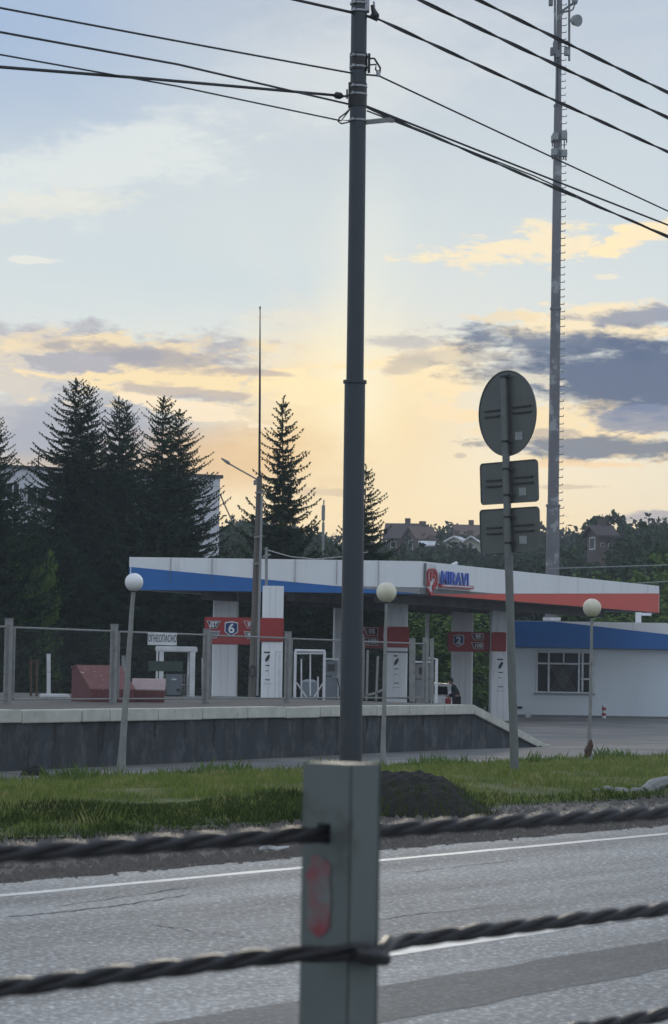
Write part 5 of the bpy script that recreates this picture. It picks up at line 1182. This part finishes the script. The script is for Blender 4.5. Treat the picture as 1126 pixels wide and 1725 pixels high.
# undergrowth behind the canopy, closing the dark gap below the spruces
VV = []
for k in range(70):
    px = -60+760*(k+rg.random())/70; Y = rg.uniform(127,140); H = rg.uniform(3.0,5.2); x = FX(px, Y); gz_ = ground_z(x, Y); n = 900
    c = rg.normal(size=(n,3)); c /= np.linalg.norm(c,axis=1)[:,None]; c = c*np.array([1.7,1.2,H*.55])*rg.uniform(.55,1,(n,1))+np.array([x, Y, gz_+H*.5])
    a_ = rg.normal(size=(n,3)); a_ /= np.linalg.norm(a_,axis=1)[:,None]; b_ = np.cross(a_, rg.normal(size=(n,3))); b_ /= np.linalg.norm(b_,axis=1)[:,None]
    s = .2*rg.uniform(.6,1.4,(n,1)); VV.append(np.stack([c-a_*s*.8, c+b_*s*.5, c+a_*s*.8, c-b_*s*.5], 1).reshape(-1,3))
me = mesh_np('undergrowth', np.concatenate(VV), 4); o = link_mesh('undergrowth', me, MT['spruce']); tag(o, 'dense dark undergrowth below the spruces behind the station', 'undergrowth', None, 'stuff')

# ================================================================== APARTMENT BLOCK
YB = 185.0; kb = YB/4200
A0 = P(-90, 783, YB-8); A1 = P(371, 806, YB); A1z = A1.z; zr = (A0.z+A1.z)/2; zr = A1.z
apt = thing('apartment_block', 'long pale panel apartment block behind the spruces', 'apartment block', (P(150,900,YB).x, YB+6, -.6))
ad = Vector((A1.x-A0.x, A1.y-A0.y, 0)); LL = ad.length; ad.normalize(); an = Vector((ad.y, -ad.x, 0))
def ap_(u, z, o=0): return Vector((A0.x, A0.y, 0))+ad*u+an*o+Vector((0,0,z))
# end wall turned to us at the right corner
uc = LL-2.2*1.0
mb = MB(); dep = 11
mb.add([ap_(0,-1),ap_(LL,-1),ap_(LL,zr),ap_(0,zr),ap_(0,-1,-dep),ap_(LL,-1,-dep),ap_(LL,zr,-dep),ap_(0,zr,-dep)], [(0,1,2,3),(7,6,5,4),(0,4,5,1),(1,5,6,2),(2,6,7,3),(3,7,4,0)])
build('wall', mb, MT['apt'], apt)
mb = MB(); mb.add([ap_(-.2,zr+.003,.15),ap_(LL+.2,zr+.003,.15),ap_(LL+.2,zr+.25,.15),ap_(-.2,zr+.25,.15),ap_(-.2,zr+.003,-dep-.1),ap_(LL+.2,zr+.003,-dep-.1),ap_(LL+.2,zr+.25,-dep-.1),ap_(-.2,zr+.25,-dep-.1)], [(0,1,2,3),(7,6,5,4),(0,4,5,1),(1,5,6,2),(2,6,7,3),(3,7,4,0)])
build('roof', mb, MT['aptroof'], apt)
mbj = MB()
for fl in range(6): z = zr-.6-2.8*fl; mbj.bar(ap_(0,z,.004), ap_(LL,z,.004), .05, .012)
build('panel_joint', mbj, MT['aptroof'], apt)
for fl in range(5):
    zc = zr-1.9-2.8*fl; u = 1.2; k = 0
    while u < LL-1.2:
        bal = (k % 3 == 1)
        if bal:
            mb = MB(); mb.box(ap_(u, zc-.9, .45), (2.6,.9,1.0), M=Matrix((ad, -an, Vector((0,0,1)))).transposed()); b_o = build('balcony', mb, MT['apt'], apt)
            mb = MB(); mb.box(ap_(u, zc+.2, .42), (2.5,.85,1.15), M=Matrix((ad, -an, Vector((0,0,1)))).transposed()); build('glazing', mb, MT['glass'], b_o)
            mb = MB()
            for q in range(6): mb.bar(ap_(u-1.2+.48*q, zc-.37, .86), ap_(u-1.2+.48*q, zc+.76, .86), .09, .05)
            build('frame', mb, MT['paint'], b_o)
        else:
            mb = MB()
            for dx in (-.75,.0,.75): mb.bar(ap_(u+dx, zc-.62, .02), ap_(u+dx, zc+.62, .02), .09, .06)
            for dz in (-.62,.62): mb.bar(ap_(u-.79, zc+dz, .021), ap_(u+.79, zc+dz, .021), .09, .06)
            w_o = build('window', mb, MT['paint'], apt); mb = MB(); mb.add([ap_(u-.75,zc-.6,.008),ap_(u+.75,zc-.6,.008),ap_(u+.75,zc+.6,.008),ap_(u-.75,zc+.6,.008)], [(0,1,2,3)]); build('pane', mb, MT['glass'], w_o)
        u += 2.75; k += 1
for px, py0, py1, ys, lab in ((65,768,795,None,'tall rooftop aerial on the left part of the apartment block'),(54,775,795,None,'short rooftop aerial left of the tall one on the apartment block'),(357,797,808,None,'small rooftop aerial near the right corner of the apartment block'),(20,782,793,None,'rooftop aerial at the far left of the apartment block')):
    mb = MB(); mb.bar(P(px,py1+3,YB+3), P(px,py0,YB+3), .09); mb.bar(P(px-7,py0+5,YB+3), P(px+4,py0+5,YB+3), .06); mb.bar(P(px-7,py0+4,YB+3),P(px-7,py0+8,YB+3),.06); mb.bar(P(px+4,py0+3,YB+3),P(px+4,py0+9,YB+3),.06)
    tag(build('roof_aerial', mb, MT['black']), lab, 'aerial', 'aerials on the apartment roof')
wire([(371,833,185),(383,860,190),(396,888,195)], .05, 'thin wire slanting down right of the apartment corner', m='galvd', grp=None)

# ================================================================== HOUSES ON THE HILL
def house(px, py_ridge, Y, w, d, hw, hr, rz, mw, mr, label, wins=2):
    w *= .66; d *= .66; hw *= .8; hr *= .8
    c = P(px, py_ridge, Y); zt_ = c.z; z0 = min(ground_z(c.x, Y)-.5, zt_-hw-hr); t = thing('hill_house', label, 'house', (c.x, Y, z0), None, rz)
    H = zt_-hr-z0; mb = MB(); x, y_ = w/2, d/2
    mb.add([(-x,-y_,0),(x,-y_,0),(x,y_,0),(-x,y_,0),(-x,-y_,H),(x,-y_,H),(x,y_,H),(-x,y_,H),(-x,0,H+hr-.05),(x,0,H+hr-.05)], [(3,2,1,0),(0,1,5,4),(2,3,7,6),(1,2,6,9,5),(3,0,4,8,7)])
    build('wall', mb, mw, t, local=True)
    mb = MB(); e = .5; k_ = hr/y_
    for s_ in (-1, 1): mb.add([(-x-e,0,H+hr),(x+e,0,H+hr),(x+e,s_*(y_+e),H-e*k_),(-x-e,s_*(y_+e),H-e*k_),(-x-e,0,H+hr+.2),(x+e,0,H+hr+.2),(x+e,s_*(y_+e),H-e*k_+.2),(-x-e,s_*(y_+e),H-e*k_+.2)], [(0,1,2,3),(7,6,5,4),(0,4,5,1),(1,5,6,2),(2,6,7,3),(3,7,4,0)])
    r_ = build('roof', mb, mr, t, local=True)
    mb = MB(); mb.box((x*.4, .3, H+hr+.3), (.7,.7,1.2)); build('chimney', mb, MT['brick'], r_, local=True)
    for k in range(wins):
        xx = -x+w*(k+.5)/wins; mb = MB(); ws = min(1.2, w/wins*.42); mb.box((xx, -y_-.02, H-1.1), (ws,.1,ws*1.15)); w_ = build('window', mb, MT['paint'], t, local=True); mb = MB(); mb.box((xx, -y_-.06, H-1.1), (ws*.8,.06,ws*.95)); build('pane', mb, MT['glass'], w_, local=True)
    for s_ in (-1, 1):
        mb = MB(); mb.box((s_*(x+.02), 0, H-.9), (.1,1.3,1.3)); w_ = build('window', mb, MT['paint'], t, local=True); mb = MB(); mb.box((s_*(x+.07), 0, H-.9), (.06,1.0,1.05)); build('pane', mb, MT['glass'], w_, local=True)
    return t
house(678, 884, 340, 5.5, 7, 4, 2.2, R(-8), MT['brick'], MT['roofd'], 'dark roofed house highest on the skyline right of the big pole', 2)
house(708, 889, 332, 4.0, 6, 4, 1.8, R(25), MT['brick'], MT['roofr'], 'small reddish gabled house beside the dark roofed house on the skyline', 1)
house(771, 906, 300, 3.0, 5, 2.5, 1.0, R(70), MT['cream'], MT['paint'], 'left of two pale gabled houses below the skyline', 1)
house(796, 906, 298, 3.0, 4.5, 2.5, 1.2, R(80), MT['cream'], MT['paint'], 'right one of two pale gabled houses below the skyline', 1)
house(724, 914, 305, 2.6, 4, 2, .5, R(0), MT['brick'], MT['paint'], 'tiny house with a bright flat roof strip below the dark roofed one', 1)
house(787, 886, 372, 5.2, 8, 4, 1.9, R(5), MT['brick'], MT['roofr'], 'house with a broad brown roof on the skyline left of the road sign', 2)
house(1012, 888, 255, 2.6, 4.0, 3.5, 1.0, R(20), MT['brick'], MT['roofd'], 'weathered brick house below the lone tree right of the mast', 2)
mb = MB(); q = 190; mb.tube([P(544,985,q),P(545,880,q)], .1, 6); mb.tube([P(545,880,q),P(546,842,q)], .05, 6); mb.box(P(545,864,q), (.26,.26,1.15)); tag(build('distant_aerial_mast', mb, MT['galvd']), 'thin distant mast with a grey box, left of the big dark pole', 'mast')

# ================================================================== AIR
HAZE = 0.00045
hm = bpy.data.materials.new('haze'); hm.use_nodes = True; t_ = hm.node_tree; t_.nodes.clear()
pv = t_.nodes.new('ShaderNodeVolumePrincipled'); pv.inputs['Color'].default_value = (.75,.82,.9,1); pv.inputs['Density'].default_value = HAZE
mo = t_.nodes.new('ShaderNodeOutputMaterial'); t_.links.new(pv.outputs[0], mo.inputs['Volume'])
if HAZE > 0:
    mb = MB(); mb.box((0, 1100, 24), (3200, 3050, 76)); o = build('haze', mb, hm); o['kind'] = 'stuff'; o['label'] = 'thin evening haze over the far slope'; o['category'] = 'haze'
